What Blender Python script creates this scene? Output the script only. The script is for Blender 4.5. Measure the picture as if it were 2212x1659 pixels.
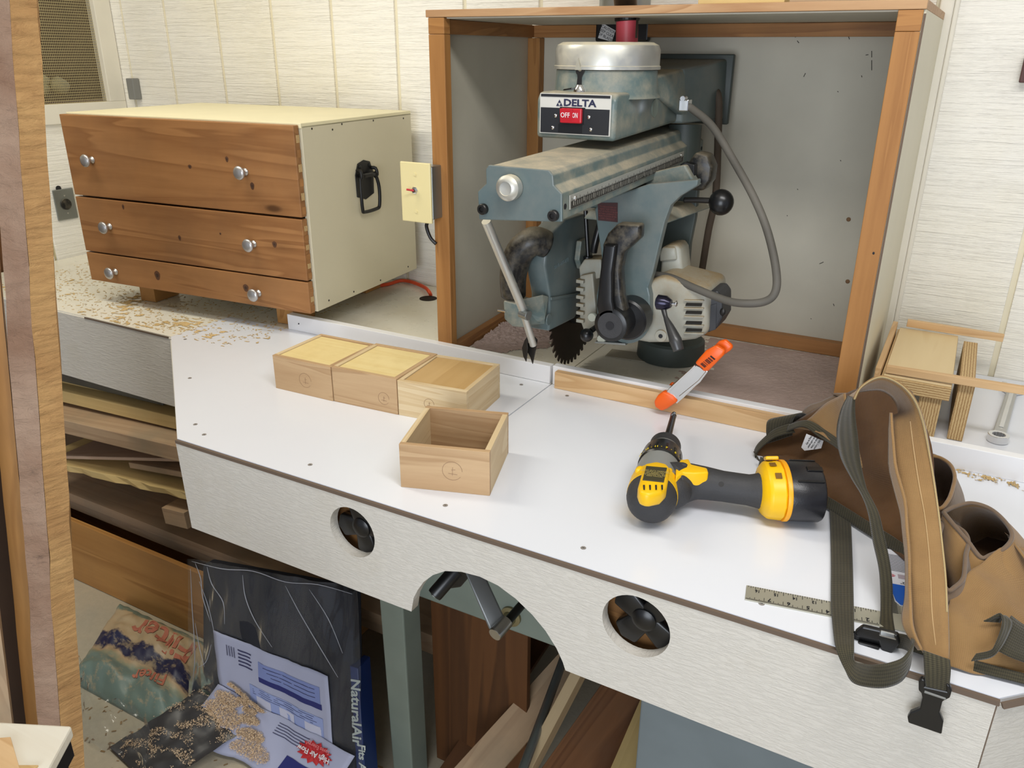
import bpy, bmesh, math, random
import numpy as np
from mathutils import Vector, Matrix, noise
random.seed(7)
for o in list(bpy.data.objects): bpy.data.objects.remove(o)
S = bpy.context.scene
COL = S.collection
PI = math.pi
V = Vector

# ------------------------------------------------------------ camera
T = 0.90                                   # height of the bench top
CAM = np.array([0.0, 0.0, 1.58])
YAW, PITCH, ROLL, FPX = math.radians(-28.823), math.radians(22.342), math.radians(0.308), 1750.0
_f = np.array([math.sin(YAW)*math.cos(PITCH), math.cos(YAW)*math.cos(PITCH), -math.sin(PITCH)])
_r0 = np.array([math.cos(YAW), -math.sin(YAW), 0.0]); _u0 = np.cross(_r0, _f)
_r = math.cos(ROLL)*_r0 + math.sin(ROLL)*_u0
_u = -math.sin(ROLL)*_r0 + math.cos(ROLL)*_u0
cd = bpy.data.cameras.new('camera'); cam = bpy.data.objects.new('camera', cd); COL.objects.link(cam)
cam.matrix_world = Matrix(((_r[0], _u[0], -_f[0], 0), (_r[1], _u[1], -_f[1], 0), (_r[2], _u[2], -_f[2], 1.58), (0, 0, 0, 1)))
cd.sensor_width = 36; cd.lens = FPX/2212*36; cd.clip_start = 0.02
S.camera = cam
def ray(x, y): return _f*FPX + _r*(x-1106) - _u*(y-829.5)
def AZ(x, y, z=T): d = ray(x, y); return V(CAM + d*(z-CAM[2])/d[2])      # survey: point seen at x,y lying at height z
def AY(x, y, Y): d = ray(x, y); return V(CAM + d*(Y-CAM[1])/d[1])
def AX(x, y, X): d = ray(x, y); return V(CAM + d*(X-CAM[0])/d[0])

# ------------------------------------------------------------ light
S.view_settings.view_transform = 'Standard'
S.view_settings.look = 'None'
S.view_settings.exposure = 0.0
S.view_settings.gamma = 1.0
S.view_settings.use_curve_mapping = False
w = bpy.data.worlds.new('world'); S.world = w; w.use_nodes = True
w.node_tree.nodes['Background'].inputs[0].default_value = (0.80, 0.86, 1.0, 1)
w.node_tree.nodes['Background'].inputs[1].default_value = 0.46
def area(name, loc, target, sx, sy, power, col):
    l = bpy.data.lights.new(name, 'AREA'); l.shape = 'RECTANGLE'; l.size = sx; l.size_y = sy; l.energy = power; l.color = col
    o = bpy.data.objects.new(name, l); COL.objects.link(o); o.location = loc
    o.rotation_euler = (V(target)-V(loc)).to_track_quat('-Z', 'Y').to_euler(); return o
area('ceiling_tube_light', (0.15, 0.55, 2.42), (0.15, 0.85, 0.9), 1.2, 0.25, 18.5, (1.0, 0.985, 0.97))
area('ceiling_tube_light', (-1.9, 0.95, 2.42), (-1.95, 1.35, 0.9), 1.2, 0.25, 14.5, (1.0, 0.95, 0.82))
area('cool_front_fill', (0.1, -1.7, 1.25), (-0.7, 1.5, 0.95), 1.5, 1.5, 47, (0.86, 0.92, 1.0))  # added cool fill from behind the camera; no doorway is modelled

# ------------------------------------------------------------ materials
class NT:
    def __init__(s, name):
        s.m = bpy.data.materials.new(name); s.m.use_nodes = True; s.t = s.m.node_tree
        s.b = s.t.nodes['Principled BSDF']; s.out = s.t.nodes['Material Output']
    def n(s, typ, **k):
        x = s.t.nodes.new('ShaderNode'+typ)
        for a, v in k.items():
            if a.startswith('i_'):
                key = a[2:]; key = int(key) if key.isdigit() else key.replace('_', ' ')
                inp = x.inputs[key]
                if isinstance(v, bpy.types.NodeSocket): s.t.links.new(v, inp)
                else: inp.default_value = v
            else: setattr(x, a, v)
        return x
    def l(s, a, b): s.t.links.new(a, b)
    def coord(s, sc=(1, 1, 1), uv=False, rnd=True):
        c = s.n('TexCoord'); src = c.outputs['UV' if uv else 'Object']
        if rnd and not uv:
            oi = s.n('ObjectInfo')
            v = s.n('VectorMath', operation='SCALE'); s.l(oi.outputs['Random'], v.inputs['Scale']); v.inputs[0].default_value = (3.7, 9.1, 5.3)
            a = s.n('VectorMath', operation='ADD'); s.l(src, a.inputs[0]); s.l(v.outputs[0], a.inputs[1]); src = a.outputs[0]
        mp = s.n('Mapping'); mp.inputs['Scale'].default_value = sc; s.l(src, mp.inputs[0]); return mp.outputs[0]
    def noise(s, vec, scale, detail=3, rough=.5, dist=0):
        x = s.n('TexNoise', i_Scale=scale, i_Detail=detail, i_Roughness=rough, i_Distortion=dist); s.l(vec, x.inputs['Vector']); return x.outputs[0]
    def ramp(s, fac, stops):
        x = s.n('ValToRGB'); s.l(fac, x.inputs[0]); e = x.color_ramp.elements
        while len(e) < len(stops): e.new(.5)
        for el, (p, c) in zip(e, stops): el.position = p; el.color = c if len(c) == 4 else (*c, 1)
        return x.outputs[0]
    def mix(s, fac, a, b, mode='MIX'):
        x = s.n('Mix', data_type='RGBA', blend_type=mode)
        for sock, v in ((x.inputs[0], fac), (x.inputs[6], a), (x.inputs[7], b)):
            if isinstance(v, bpy.types.NodeSocket): s.l(v, sock)
            else: sock.default_value = v if not isinstance(v, tuple) else (v if len(v) == 4 else (*v, 1))
        return x.outputs[2]
    def math(s, op, a, b=0.0):
        x = s.n('Math', operation=op)
        for sock, v in ((x.inputs[0], a), (x.inputs[1], b)):
            if isinstance(v, bpy.types.NodeSocket): s.l(v, sock)
            else: sock.default_value = v
        return x.outputs[0]
    def bump(s, h, strength=.3, dist=.002, prev=None):
        x = s.n('Bump', i_Strength=strength, i_Distance=dist); s.l(h, x.inputs['Height'])
        if prev: s.l(prev, x.inputs['Normal'])
        return x.outputs[0]
    def done(s, color, rough=.5, metal=0, normal=None, spec=.5, **k):
        for nm, v in (('Base Color', color), ('Roughness', rough), ('Metallic', metal), ('Specular IOR Level', spec)):
            if isinstance(v, bpy.types.NodeSocket): s.l(v, s.b.inputs[nm])
            else: s.b.inputs[nm].default_value = v if not isinstance(v, tuple) else (*v[:3], 1)
        if normal: s.l(normal, s.b.inputs['Normal'])
        for a, v in k.items(): s.b.inputs[a.replace('_', ' ')].default_value = v
        return s.m
def srgb(r, g, b): return tuple(((c/255)/12.92 if c/255 <= .04045 else ((c/255+.055)/1.055)**2.4) for c in (r, g, b))
MC = {}
def plain(name, rgb, rough=.5, metal=0, spec=.5, var=.06, bumps=None, **k):
    if name in MC: return MC[name]
    t = NT(name); c = srgb(*rgb); v = t.coord()
    n = t.noise(v, 9, 4)
    col = t.mix(n, tuple(x*(1-var*2) for x in c), tuple(min(1, x*(1+var*2)) for x in c))
    nm = None
    if bumps: nm = t.bump(t.noise(v, bumps[0], 3), bumps[1], .002)
    MC[name] = t.done(col, rough, metal, nm, spec, **k); return MC[name]
def wood(name, light, dark, axis=0, scale=1.0, rough=.55, knots=0, wear=None, contrast=1.0, bump=.15, spec=.3):
    key = name+str(axis)
    if key in MC: return MC[key]
    t = NT(name+'_'+'xyz'[axis]); s = [1.0, 1.0, 1.0]; s[axis] = .07
    v = t.coord(tuple(s)); L, D = srgb(*light), srgb(*dark)
    warp = t.noise(v, 5*scale, 2)
    wv = t.n('VectorMath', operation='MULTIPLY_ADD'); cb = t.n('CombineXYZ'); 
    for i in range(3): t.l(warp, cb.inputs[i])
    t.l(cb.outputs[0], wv.inputs[0]); wv.inputs[1].default_value = (.35/scale,)*3; t.l(v, wv.inputs[2])
    g1 = t.noise(wv.outputs[0], 14*scale, 3, .55, .6)
    band = t.math('FRACT', t.math('MULTIPLY', g1, 6.0))
    ring = t.ramp(band, [(0, (0, 0, 0)), (.62, (.55, .55, .55)), (.9, (1, 1, 1)), (1, (0, 0, 0))])
    fine = t.noise(v, 230*scale, 3, .7)
    fac = t.math('ADD', t.math('MULTIPLY', ring, .5*contrast), t.math('MULTIPLY', fine, .35*contrast))
    col = t.mix(fac, L, D)
    if knots:
        kv = t.coord(tuple(.35 if i == axis else 1.0 for i in range(3)))
        vo = t.n('TexVoronoi', i_Scale=knots); t.l(kv, vo.inputs['Vector'])
        k = t.ramp(vo.outputs['Distance'], [(0, (1, 1, 1)), (.06, (.9, .9, .9)), (.1, (.25, .25, .25)), (.2, (0, 0, 0))])
        col = t.mix(k, col, tuple(x*.35 for x in D))
    if wear:
        wn = t.ramp(t.noise(t.coord((1, 1, 1)), wear[1], 4, .6), [(.42, (0, 0, 0)), (.7, (1, 1, 1))])
        col = t.mix(t.math('MULTIPLY', wn, wear[2]), col, srgb(*wear[0]))
    nm = t.bump(fac, bump, .0012)
    MC[key] = t.done(col, rough, 0, nm, spec); return MC[key]
def dusted(name, rgb, dust, amt=.6, rough=.4, metal=0, scale=14, bump=.05, spec=.5):
    """paint or metal with wood dust settled on top faces and rubbed patches"""
    if name in MC: return MC[name]
    t = NT(name); v = t.coord(rnd=False); c = srgb(*rgb)
    g = t.n('NewGeometry'); sp = t.n('SeparateXYZ'); t.l(g.outputs['Normal'], sp.inputs[0])
    up = t.ramp(sp.outputs[2], [(.35, (0, 0, 0)), (.85, (1, 1, 1))])
    n1 = t.noise(v, scale, 6, .65); n2 = t.noise(v, scale*9, 4, .7)
    patch = t.ramp(n1, [(.42, (0, 0, 0)), (.68, (1, 1, 1))])
    f = t.math('ADD', t.math('MULTIPLY', up, amt), t.math('MULTIPLY', patch, amt*.75))
    f = t.math('MULTIPLY', f, t.math('ADD', n2, .55)); f = t.math('MINIMUM', f, .95)
    col = t.mix(f, c, srgb(*dust))
    r = t.math('ADD', t.math('MULTIPLY', f, .45), rough)
    met = t.math('MULTIPLY', t.math('SUBTRACT', 1.0, f), float(metal)) if metal else 0
    MC[name] = t.done(col, r, met, t.bump(n2, bump, .001), spec); return MC[name]

def siding():
    t = NT('rough_painted_siding'); v = t.coord((1, 1, 1), rnd=False)
    v2 = t.coord((1.6, 1, 52), rnd=False); v3 = t.coord((8, 1, 130), rnd=False)
    a = t.noise(v2, 3.2, 4, .62); b = t.noise(v3, 3, 3, .6); c = t.noise(v, 70, 3, .6)
    h = t.math('ADD', t.math('MULTIPLY', t.ramp(a, [(.35, (0, 0, 0)), (.5, (.7, .7, .7)), (.65, (1, 1, 1))]), .42), t.math('ADD', t.math('MULTIPLY', b, .6), t.math('MULTIPLY', c, .2)))
    st = t.ramp(t.noise(v, 1.6, 4, .6), [(.52, (0, 0, 0)), (.75, (1, 1, 1))])
    col = t.mix(t.math('MULTIPLY', st, .35), srgb(244, 240, 230), srgb(230, 219, 180))
    return t.done(col, .62, 0, t.bump(h, .9, .0035), .35)
def roughpaint(name, rgb, st=.5, sc=(6, 6, 30)):
    t = NT(name); v2 = t.coord(sc, rnd=False); v = t.coord((1, 1, 1), rnd=False)
    a = t.noise(v2, 7, 5, .7); b = t.noise(v, 120, 3, .6); v3 = t.coord((60, 60, 2.5), rnd=False); c3 = t.noise(v3, 7, 3, .6)
    h = t.math('ADD', t.ramp(a, [(.45, (0, 0, 0)), (.62, (1, 1, 1))]), t.math('ADD', t.math('MULTIPLY', b, .3), t.math('MULTIPLY', c3, .2)))
    s1 = t.ramp(t.noise(v, 5, 5, .6), [(.55, (0, 0, 0)), (.8, (1, 1, 1))])
    col = t.mix(t.math('MULTIPLY', s1, .3), srgb(*rgb), srgb(190, 178, 150))
    ch = t.ramp(t.noise(t.coord((12, 12, 2), rnd=False), 16, 4, .75), [(.73, (0, 0, 0)), (.76, (1, 1, 1))])
    col = t.mix(t.math('MULTIPLY', ch, .5), col, srgb(120, 105, 85))
    return t.done(col, .6, 0, t.bump(h, st, .0015), .35)
def melamine(name, rgb, dusty=0.0):
    t = NT(name); v = t.coord((1, 1, 1), rnd=False)
    col = t.mix(t.noise(v, 3, 3), srgb(*rgb), tuple(min(1, x*1.04) for x in srgb(*rgb)))
    sc = t.ramp(t.noise(t.coord((4, 60, 1), rnd=False), 3, 4, .7), [(.70, (0, 0, 0)), (.73, (1, 1, 1))])
    col = t.mix(t.math('MULTIPLY', sc, .10), col, srgb(150, 145, 140))
    if dusty:
        d = t.ramp(t.noise(v, 9, 6, .65), [(.45, (0, 0, 0)), (.75, (1, 1, 1))])
        col = t.mix(t.math('MULTIPLY', d, dusty), col, srgb(205, 180, 130))
    r = t.math('ADD', t.math('MULTIPLY', t.noise(v, 25, 4), .16), .14 + dusty*.4)
    return t.done(col, r, 0, None, .5)
def concrete():
    t = NT('dusty_concrete'); v = t.coord((1, 1, 1), rnd=False)
    n1 = t.noise(v, 3, 6, .6); n2 = t.noise(v, 60, 4, .7)
    col = t.mix(t.ramp(n1, [(.35, (0, 0, 0)), (.7, (1, 1, 1))]), srgb(186, 178, 158), srgb(206, 190, 160))
    col = t.mix(t.math('MULTIPLY', n2, .35), col, srgb(120, 112, 98))
    return t.done(col, .8, 0, t.bump(n2, .25, .003), .3)
def canvas(name, rgb, dark, s=900):
    if name in MC: return MC[name]
    t = NT(name); v = t.coord((1, 1, 1), rnd=False)
    n = t.noise(v, 14, 5, .6); c = t.mix(n, srgb(*dark), srgb(*rgb))
    x = t.n('TexWave', i_Scale=s/6.28, bands_direction='X'); y = t.n('TexWave', i_Scale=s/6.28, bands_direction='Y')
    uv = t.coord((1, 1, 1), uv=True); t.l(uv, x.inputs['Vector']); t.l(uv, y.inputs['Vector'])
    h = t.math('MULTIPLY', x.outputs[1], y.outputs[1])
    col = t.mix(t.math('MULTIPLY', h, .28), c, tuple(min(1, q*1.6) for q in srgb(*rgb)))
    MC[name] = t.done(col, .9, 0, t.bump(h, .35, .0008, t.bump(t.noise(v, 30, 3), .3, .006)), .15, Sheen_Weight=.25); return MC[name]
def webbing(name, rgb, dark):
    if name in MC: return MC[name]
    t = NT(name); uv = t.coord((1, 1, 1), uv=True)
    x = t.n('TexWave', i_Scale=75, bands_direction='X'); y = t.n('TexWave', i_Scale=140, bands_direction='Y')
    t.l(uv, x.inputs['Vector']); t.l(uv, y.inputs['Vector'])
    h = t.math('ADD', t.math('MULTIPLY', x.outputs[1], .6), t.math('MULTIPLY', y.outputs[1], .5))
    n = t.noise(t.coord((1, 1, 1), rnd=False), 20, 4)
    col = t.mix(t.math('MULTIPLY', h, n), srgb(*dark), srgb(*rgb))
    MC[name] = t.done(col, .85, 0, t.bump(h, .5, .001), .2, Sheen_Weight=.2); return MC[name]
def clearfilm():
    t = NT('clear_plastic_film'); v = t.coord((1, 1, 1), rnd=False)
    tr = t.n('BsdfTransparent'); tr.inputs[0].default_value = (.93, .95, .96, 1)
    gl = t.n('BsdfGlossy', i_Roughness=.10); gl.inputs[0].default_value = (1, 1, 1, 1)
    df = t.n('BsdfDiffuse'); df.inputs[0].default_value = (.40, .40, .42, 1)
    vv = t.coord((11, 11, 1.1), rnd=False)
    nb = t.bump(t.noise(vv, 2, 2, .5, .3), .6, .008)
    t.l(nb, gl.inputs['Normal'])
    fr = t.n('LayerWeight', i_Blend=.12); t.l(nb, fr.inputs['Normal'])
    cloud = t.ramp(t.noise(t.coord((7, 7, 1.2), rnd=False), 1.5, 1, .4), [(.35, (.02, .02, .02)), (.8, (.14, .14, .15))])
    m1 = t.n('MixShader'); t.l(cloud, m1.inputs[0]); t.l(tr.outputs[0], m1.inputs[1]); t.l(df.outputs[0], m1.inputs[2])
    m2 = t.n('MixShader'); t.l(t.math('ADD', t.math('MULTIPLY', fr.outputs['Fresnel'], .7), .02), m2.inputs[0]); t.l(m1.outputs[0], m2.inputs[1]); t.l(gl.outputs[0], m2.inputs[2])
    t.l(m2.outputs[0], t.out.inputs[0]); return t.m

M_SIDING = siding()
M_APRON = roughpaint('rough_white_painted_board', (212, 207, 197))
M_TOP = melamine('white_melamine', (226, 229, 236))
M_TOPD = melamine('dusty_white_melamine', (232, 228, 214), .18)
M_FENCE = melamine('white_fence_plastic', (236, 236, 238))
M_FLOOR = concrete()
M_EDGE = plain('brown_panel_edge', (104, 88, 74), .8)
def cedar(a): return wood('cedar', (186, 134, 82), (128, 82, 44), a, .8, .5, 0, ((120, 88, 60), 6, .3), 1.0)
def cedark(a): return wood('knotty_cedar', (172, 124, 78), (128, 84, 48), a, .55, .5, 8.5, ((112, 84, 60), 5, .35), 1.1)
def fir(a): return wood('fir_post', (176, 126, 72), (136, 90, 46), a, .9, .55)
def pine(a): return wood('pine', (222, 188, 142), (188, 144, 94), a, .9, .5)
def poplar(a): return wood('poplar', (202, 171, 132), (162, 126, 88), a, .9, .5)
def poplarlt(a): return wood('pale_poplar', (226, 206, 168), (196, 166, 120), a, .9, .5)
def birch(a): return wood('birch_ply', (236, 216, 158), (222, 194, 128), a, .5, .45, 0, ((205, 176, 110), 30, .25), .7)
def tanply(a): return wood('tan_ply_face', (206, 172, 118), (180, 142, 88), a, .4, .45, 0, None, .9)
def plyor(a): return wood('orange_ply', (198, 148, 86), (152, 102, 50), a, .35, .5, 0, ((130, 100, 70), 4, .3), 1.1)
def darkply(a): return wood('dark_ply', (98, 62, 32), (60, 36, 18), a, .35, .6, 0, None, 1.2)
def oldboard(a): return wood('dusty_board', (188, 160, 128), (150, 120, 92), a, .8, .75, 0, ((150, 135, 112), 7, .7), .8)
def yellowboard(a): return wood('yellowed_board', (220, 192, 132), (190, 158, 100), a, .8, .7, 0, ((188, 168, 120), 7, .5), .6)
def plyedge(a):
    if 'ply_edge%d' % a in MC: return MC['ply_edge%d' % a]
    t = NT('ply_edge_layers'); v = t.coord((1, 1, 1), rnd=False)
    x = t.n('TexWave', i_Scale=68, i_Distortion=2.0, i_Detail=3, bands_direction='XYZ'[a]); t.l(v, x.inputs['Vector']); x.inputs['Detail Scale'].default_value = 3
    col = t.mix(t.ramp(x.outputs[1], [(.3, (0, 0, 0)), (.6, (1, 1, 1))]), srgb(168, 134, 90), srgb(206, 178, 130))
    MC['ply_edge%d' % a] = t.done(col, .6, 0, t.bump(x.outputs[1], .2, .001), .3); return MC['ply_edge%d' % a]
M_CREAM = plain('cream_paint', (208, 200, 174), .45, var=.02)
M_CREAMTOP = plain('cream_top_paint', (230, 221, 184), .5, var=.03)
M_BOXIN = plain('hood_grey_white_paint', (196, 191, 174), .55, var=.05)
M_TEAL = dusted('teal_machine_paint', (98, 114, 112), (182, 170, 146), .55, .33, 0, 24)
M_TEALC = dusted('teal_machine_paint_clean', (92, 107, 108), (158, 150, 136), .30, .28, 0, 9)
M_GREYM = dusted('grey_motor_paint', (168, 168, 156), (158, 136, 100), .6, .38, 0, 16)
M_BLACK = plain('black_plastic', (20, 20, 21), .3, var=.1)
M_BLACKD = dusted('dusty_black_plastic', (22, 22, 23), (122, 112, 92), .55, .3, 0, 60)
M_RUBBER = plain('dark_grey_rubber', (50, 50, 52), .62, var=.12, bumps=(300, .3))
M_STEEL = plain('brushed_steel', (188, 188, 186), .28, 1, var=.08)
M_DARKST = plain('dark_blued_steel', (58, 56, 54), .4, .8, var=.2)
M_CHROME = plain('chrome', (225, 225, 225), .1, 1, var=.02)
M_NICKEL = plain('satin_nickel', (190, 188, 186), .34, .75, var=.05)
M_ALU = dusted('dusty_aluminium', (196, 196, 190), (204, 194, 166), .55, .32, .7, 14)
M_IRON = plain('black_iron', (24, 24, 25), .42, .3, var=.1)
M_YEL = plain('yellow_plastic', (242, 190, 10), .4, var=.04)
M_ORG = plain('orange_vinyl', (240, 98, 18), .32, var=.04)
M_RED = plain('red_plastic', (190, 26, 40), .3, var=.05)
M_PINK = plain('red_fitting', (214, 84, 96), .4, var=.06)
M_DKGREEN = plain('grey_green_paint', (118, 128, 118), .5, var=.1)
M_DKMETAL = plain('dark_green_grey_paint_and_shade', (66, 74, 70), .5, var=.12)
M_GREYPL = plain('grey_plastic', (128, 128, 124), .5, var=.06)
M_GALV = plain('galvanised_steel', (150, 154, 152), .38, .85, var=.12)
M_IVORY = plain('ivory_plastic', (228, 214, 160), .4, var=.03)
M_WHITEP = plain('white_paint', (226, 220, 204), .5, var=.04, bumps=(90, .2))
M_PAPER = plain('white_paper', (226, 226, 228), .7, var=.02)
M_INK = plain('black_ink', (26, 26, 30), .7)
M_INKG = plain('grey_ink', (120, 120, 130), .7)
M_CANVAS = canvas('tan_canvas', (154, 122, 80), (118, 88, 54))
M_CANVD = canvas('brown_canvas_lining', (104, 74, 44), (72, 48, 28))
M_CANVG = canvas('grey_brown_canvas', (128, 108, 88), (98, 80, 64))
M_WEB = webbing('olive_webbing', (90, 83, 62), (48, 45, 35))
M_DUST = plain('pinkish_sawdust', (190, 168, 158), .95, var=.14, bumps=(500, .6), spec=.1)
M_DUSTL = plain('tan_sawdust', (204, 176, 126), .95, var=.2, bumps=(500, .6), spec=.1)
M_FILM = clearfilm()
# ------------------------------------------------------------ building helpers
MW = {}                                     # object -> world matrix
def thing(name, label, cat, loc=(0, 0, 0), rot=None, group=None, kind=None):
    o = bpy.data.objects.new(name, None); COL.objects.link(o); o.empty_display_size = .05
    m = Matrix.Translation(V(loc)) @ (rot.to_4x4() if rot else Matrix.Identity(4))
    o.matrix_world = m; MW[o] = m
    o['label'] = label; o['category'] = cat
    if group: o['group'] = group
    if kind: o['kind'] = kind
    return o
def tag(o, label=None, cat=None, group=None, kind=None):
    if label: o['label'] = label
    if cat: o['category'] = cat
    if group: o['group'] = group
    if kind: o['kind'] = kind
    return o
class MB:
    def __init__(s): s.v = []; s.f = []; s.uv = {}
    def add(s, vs, fs): b = len(s.v); s.v += [V(p) for p in vs]; s.f += [tuple(b+i for i in f) for f in fs]; return s
    def hexa(s, p):      # 8 corners: bottom ring 0-3, top ring 4-7
        return s.add(p, [(3, 2, 1, 0), (4, 5, 6, 7), (0, 1, 5, 4), (1, 2, 6, 5), (2, 3, 7, 6), (3, 0, 4, 7)])
    def box(s, a, b):
        x0, y0, z0 = a; x1, y1, z1 = b
        return s.hexa([(x0, y0, z0), (x1, y0, z0), (x1, y1, z0), (x0, y1, z0), (x0, y0, z1), (x1, y0, z1), (x1, y1, z1), (x0, y1, z1)])
    def prism(s, poly, ext):
        n = len(poly); e = V(ext); P = [V(p) for p in poly]
        nrm = V((0, 0, 0))
        for i in range(n): nrm += P[i].cross(P[(i+1) % n])
        if nrm.dot(e) > 0: P = P[::-1]
        return s.add(P+[p+e for p in P], [tuple(range(n)), tuple(range(2*n-1, n-1, -1))]+[(i, n+i, n+(i+1) % n, (i+1) % n)[::1] for i in range(n)])
    def lathe(s, p0, p1, prof, n=24, sq=(1, 1), up=(0, 0, 1), closed=True):
        p0, p1 = V(p0), V(p1); d = (p1-p0); L = d.length; d = d/L; u = V(up); u = u-d*u.dot(d)
        if u.length < 1e-4: u = V((0, 1, 0))-d*d.y
        if u.length < 1e-4: u = V((1, 0, 0))
        u.normalize(); w = d.cross(u); vs = []; fs = []
        for (t, r) in prof:
            c = p0+d*t
            for k in range(n): a = 2*PI*k/n; vs.append(c+w*(math.cos(a)*r*sq[0])+u*(math.sin(a)*r*sq[1]))
        for i in range(len(prof)-1):
            for k in range(n): k2 = (k+1) % n; fs.append((i*n+k, i*n+k2, (i+1)*n+k2, (i+1)*n+k))
        if closed: fs.append(tuple(range(n-1, -1, -1))); m = (len(prof)-1)*n; fs.append(tuple(range(m, m+n)))
        return s.add(vs, fs)
    def cyl(s, p0, p1, r, r2=None, n=20):
        L = (V(p1)-V(p0)).length; return s.lathe(p0, p1, [(0, r), (L, r if r2 is None else r2)], n)
    def ball(s, c, r, sc=(1, 1, 1), n=16):
        c = V(c); vs = []; fs = []
        for i in range(1, n//2):
            a = PI*i/(n//2)
            for k in range(n): b = 2*PI*k/n; vs.append(c+V((math.sin(a)*math.cos(b)*sc[0], math.sin(a)*math.sin(b)*sc[1], math.cos(a)*sc[2]))*r)
        m = n//2-1; vs.append(c+V((0, 0, r*sc[2]))); vs.append(c-V((0, 0, r*sc[2])))
        for i in range(m-1):
            for k in range(n): k2 = (k+1) % n; fs.append((i*n+k, (i+1)*n+k, (i+1)*n+k2, i*n+k2))
        for k in range(n): k2 = (k+1) % n; fs.append((len(vs)-2, k, k2)); fs.append((len(vs)-1, (m-1)*n+k2, (m-1)*n+k))
        return s.add(vs, fs)
    def tube(s, pts, r, n=12, smooth=6):
        P = crom(pts, smooth) if smooth else [V(p) for p in pts]
        R = r if isinstance(r, (list, tuple)) else [r]*len(pts)
        rr = [R[min(len(R)-1, int(i/(max(1, smooth))))]*(1-(i/max(1, smooth) % 1))+R[min(len(R)-1, int(i/max(1, smooth))+1)]*(i/max(1, smooth) % 1) for i in range(len(P))]
        t0 = (P[1]-P[0]).normalized(); u = V((0, 0, 1)) if abs(t0.z) < .9 else V((0, 1, 0)); vs = []; fs = []
        for i, p in enumerate(P):
            t = (P[min(i+1, len(P)-1)]-P[max(i-1, 0)]).normalized(); u = (u-t*u.dot(t)).normalized(); w = t.cross(u)
            for k in range(n): a = 2*PI*k/n; vs.append(p+(u*math.cos(a)+w*math.sin(a))*rr[i])
        for i in range(len(P)-1):
            for k in range(n): k2 = (k+1) % n; fs.append((i*n+k, i*n+k2, (i+1)*n+k2, (i+1)*n+k))
        fs.append(tuple(range(n-1, -1, -1))); m = (len(P)-1)*n; fs.append(tuple(range(m, m+n)))
        return s.add(vs, fs)
    def build(s, name, mat, parent=None, bevel=0, smooth=False, local=False, segs=2, solid=0, sub=0, kind=None, label=None, loc=None, off=0):
        me = bpy.data.meshes.new(name); base = MW.get(parent, Matrix.Identity(4)); own = Matrix.Identity(4)
        if loc is not None and parent is None: own = Matrix.Translation(V(loc))
        inv = (base @ own).inverted()
        vs = s.v if local else [inv @ p for p in s.v]
        me.from_pydata([tuple(p) for p in vs], [], s.f)
        if s.uv:
            ul = me.uv_layers.new(name='UVMap')
            for p in me.polygons:
                for li in p.loop_indices: ul.data[li].uv = s.uv.get(me.loops[li].vertex_index, (0, 0))
        me.validate(); me.update()
        if not s.uv:
            bm = bmesh.new(); bm.from_mesh(me); bmesh.ops.recalc_face_normals(bm, faces=bm.faces); bm.to_mesh(me); bm.free()
        me.materials.append(mat); o = bpy.data.objects.new(name, me); COL.objects.link(o)
        if parent: o.parent = parent
        o.matrix_local = own; MW[o] = base @ own
        if solid: m = o.modifiers.new('solid', 'SOLIDIFY'); m.thickness = solid; m.offset = off
        if bevel: m = o.modifiers.new('bevel', 'BEVEL'); m.width = bevel; m.segments = segs; m.limit_method = 'ANGLE'; m.angle_limit = math.radians(35)
        if sub: m = o.modifiers.new('sub', 'SUBSURF'); m.levels = m.render_levels = sub
        if smooth or sub:
            me.polygons.foreach_set('use_smooth', [True]*len(me.polygons))
            if smooth == 'auto' or bevel: 
                for e in me.edges: pass
        if smooth == 'auto': 
            bm = bmesh.new(); bm.from_mesh(me)
            for e in bm.edges:
                if len(e.link_faces) == 2 and e.calc_face_angle(0) > .6: e.smooth = False
            bm.to_mesh(me); bm.free()
        if kind: o['kind'] = kind
        if label: o['label'] = label
        return o
def crom(P, k=6, closed=False):
    P = [V(p) for p in P]; n = len(P); out = []
    rng = range(n if closed else n-1)
    for i in rng:
        g = (lambda j: P[j % n]) if closed else (lambda j: P[max(0, min(n-1, j))])
        a, b, c, d = g(i-1), g(i), g(i+1), g(i+2)
        for q in range(k):
            t = q/k; out.append(.5*((2*b)+(c-a)*t+(2*a-5*b+4*c-d)*t*t+(3*b-a-3*c+d)*t*t*t))
    if not closed: out.append(P[-1])
    return out
def surf(rows, ku=6, kv=6, closed=False, wob=0, wsc=12):
    """smooth surface through rows of control points; returns MB with uv in metres"""
    R = [crom(r, ku, closed) for r in rows]; nu = len(R[0]); cols = [crom([r[j] for r in R], kv) for j in range(nu)]
    nv = len(cols[0]); m = MB(); vs = []; fs = []
    L = [0]
    for j in range(1, nu): L.append(L[-1]+(R[len(R)//2][j]-R[len(R)//2][j-1]).length)
    Hh = [0]
    for i in range(1, nv): Hh.append(Hh[-1]+(cols[nu//2][i]-cols[nu//2][i-1]).length)
    for i in range(nv):
        for j in range(nu):
            p = cols[j][i]
            if wob: p = p+noise.noise_vector(p*wsc)*wob
            m.uv[len(vs)] = (L[j], Hh[i]); vs.append(p)
    for i in range(nv-1):
        for j in range(nu if closed else nu-1): j2 = (j+1) % nu; fs.append((i*nu+j, i*nu+j2, (i+1)*nu+j2, (i+1)*nu+j))
    m.v = vs; m.f = fs; return m
def ribbon(pairs, k=8):
    return surf([[a, a.lerp(b, .5), b] for a, b in pairs], 2, k)
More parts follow.
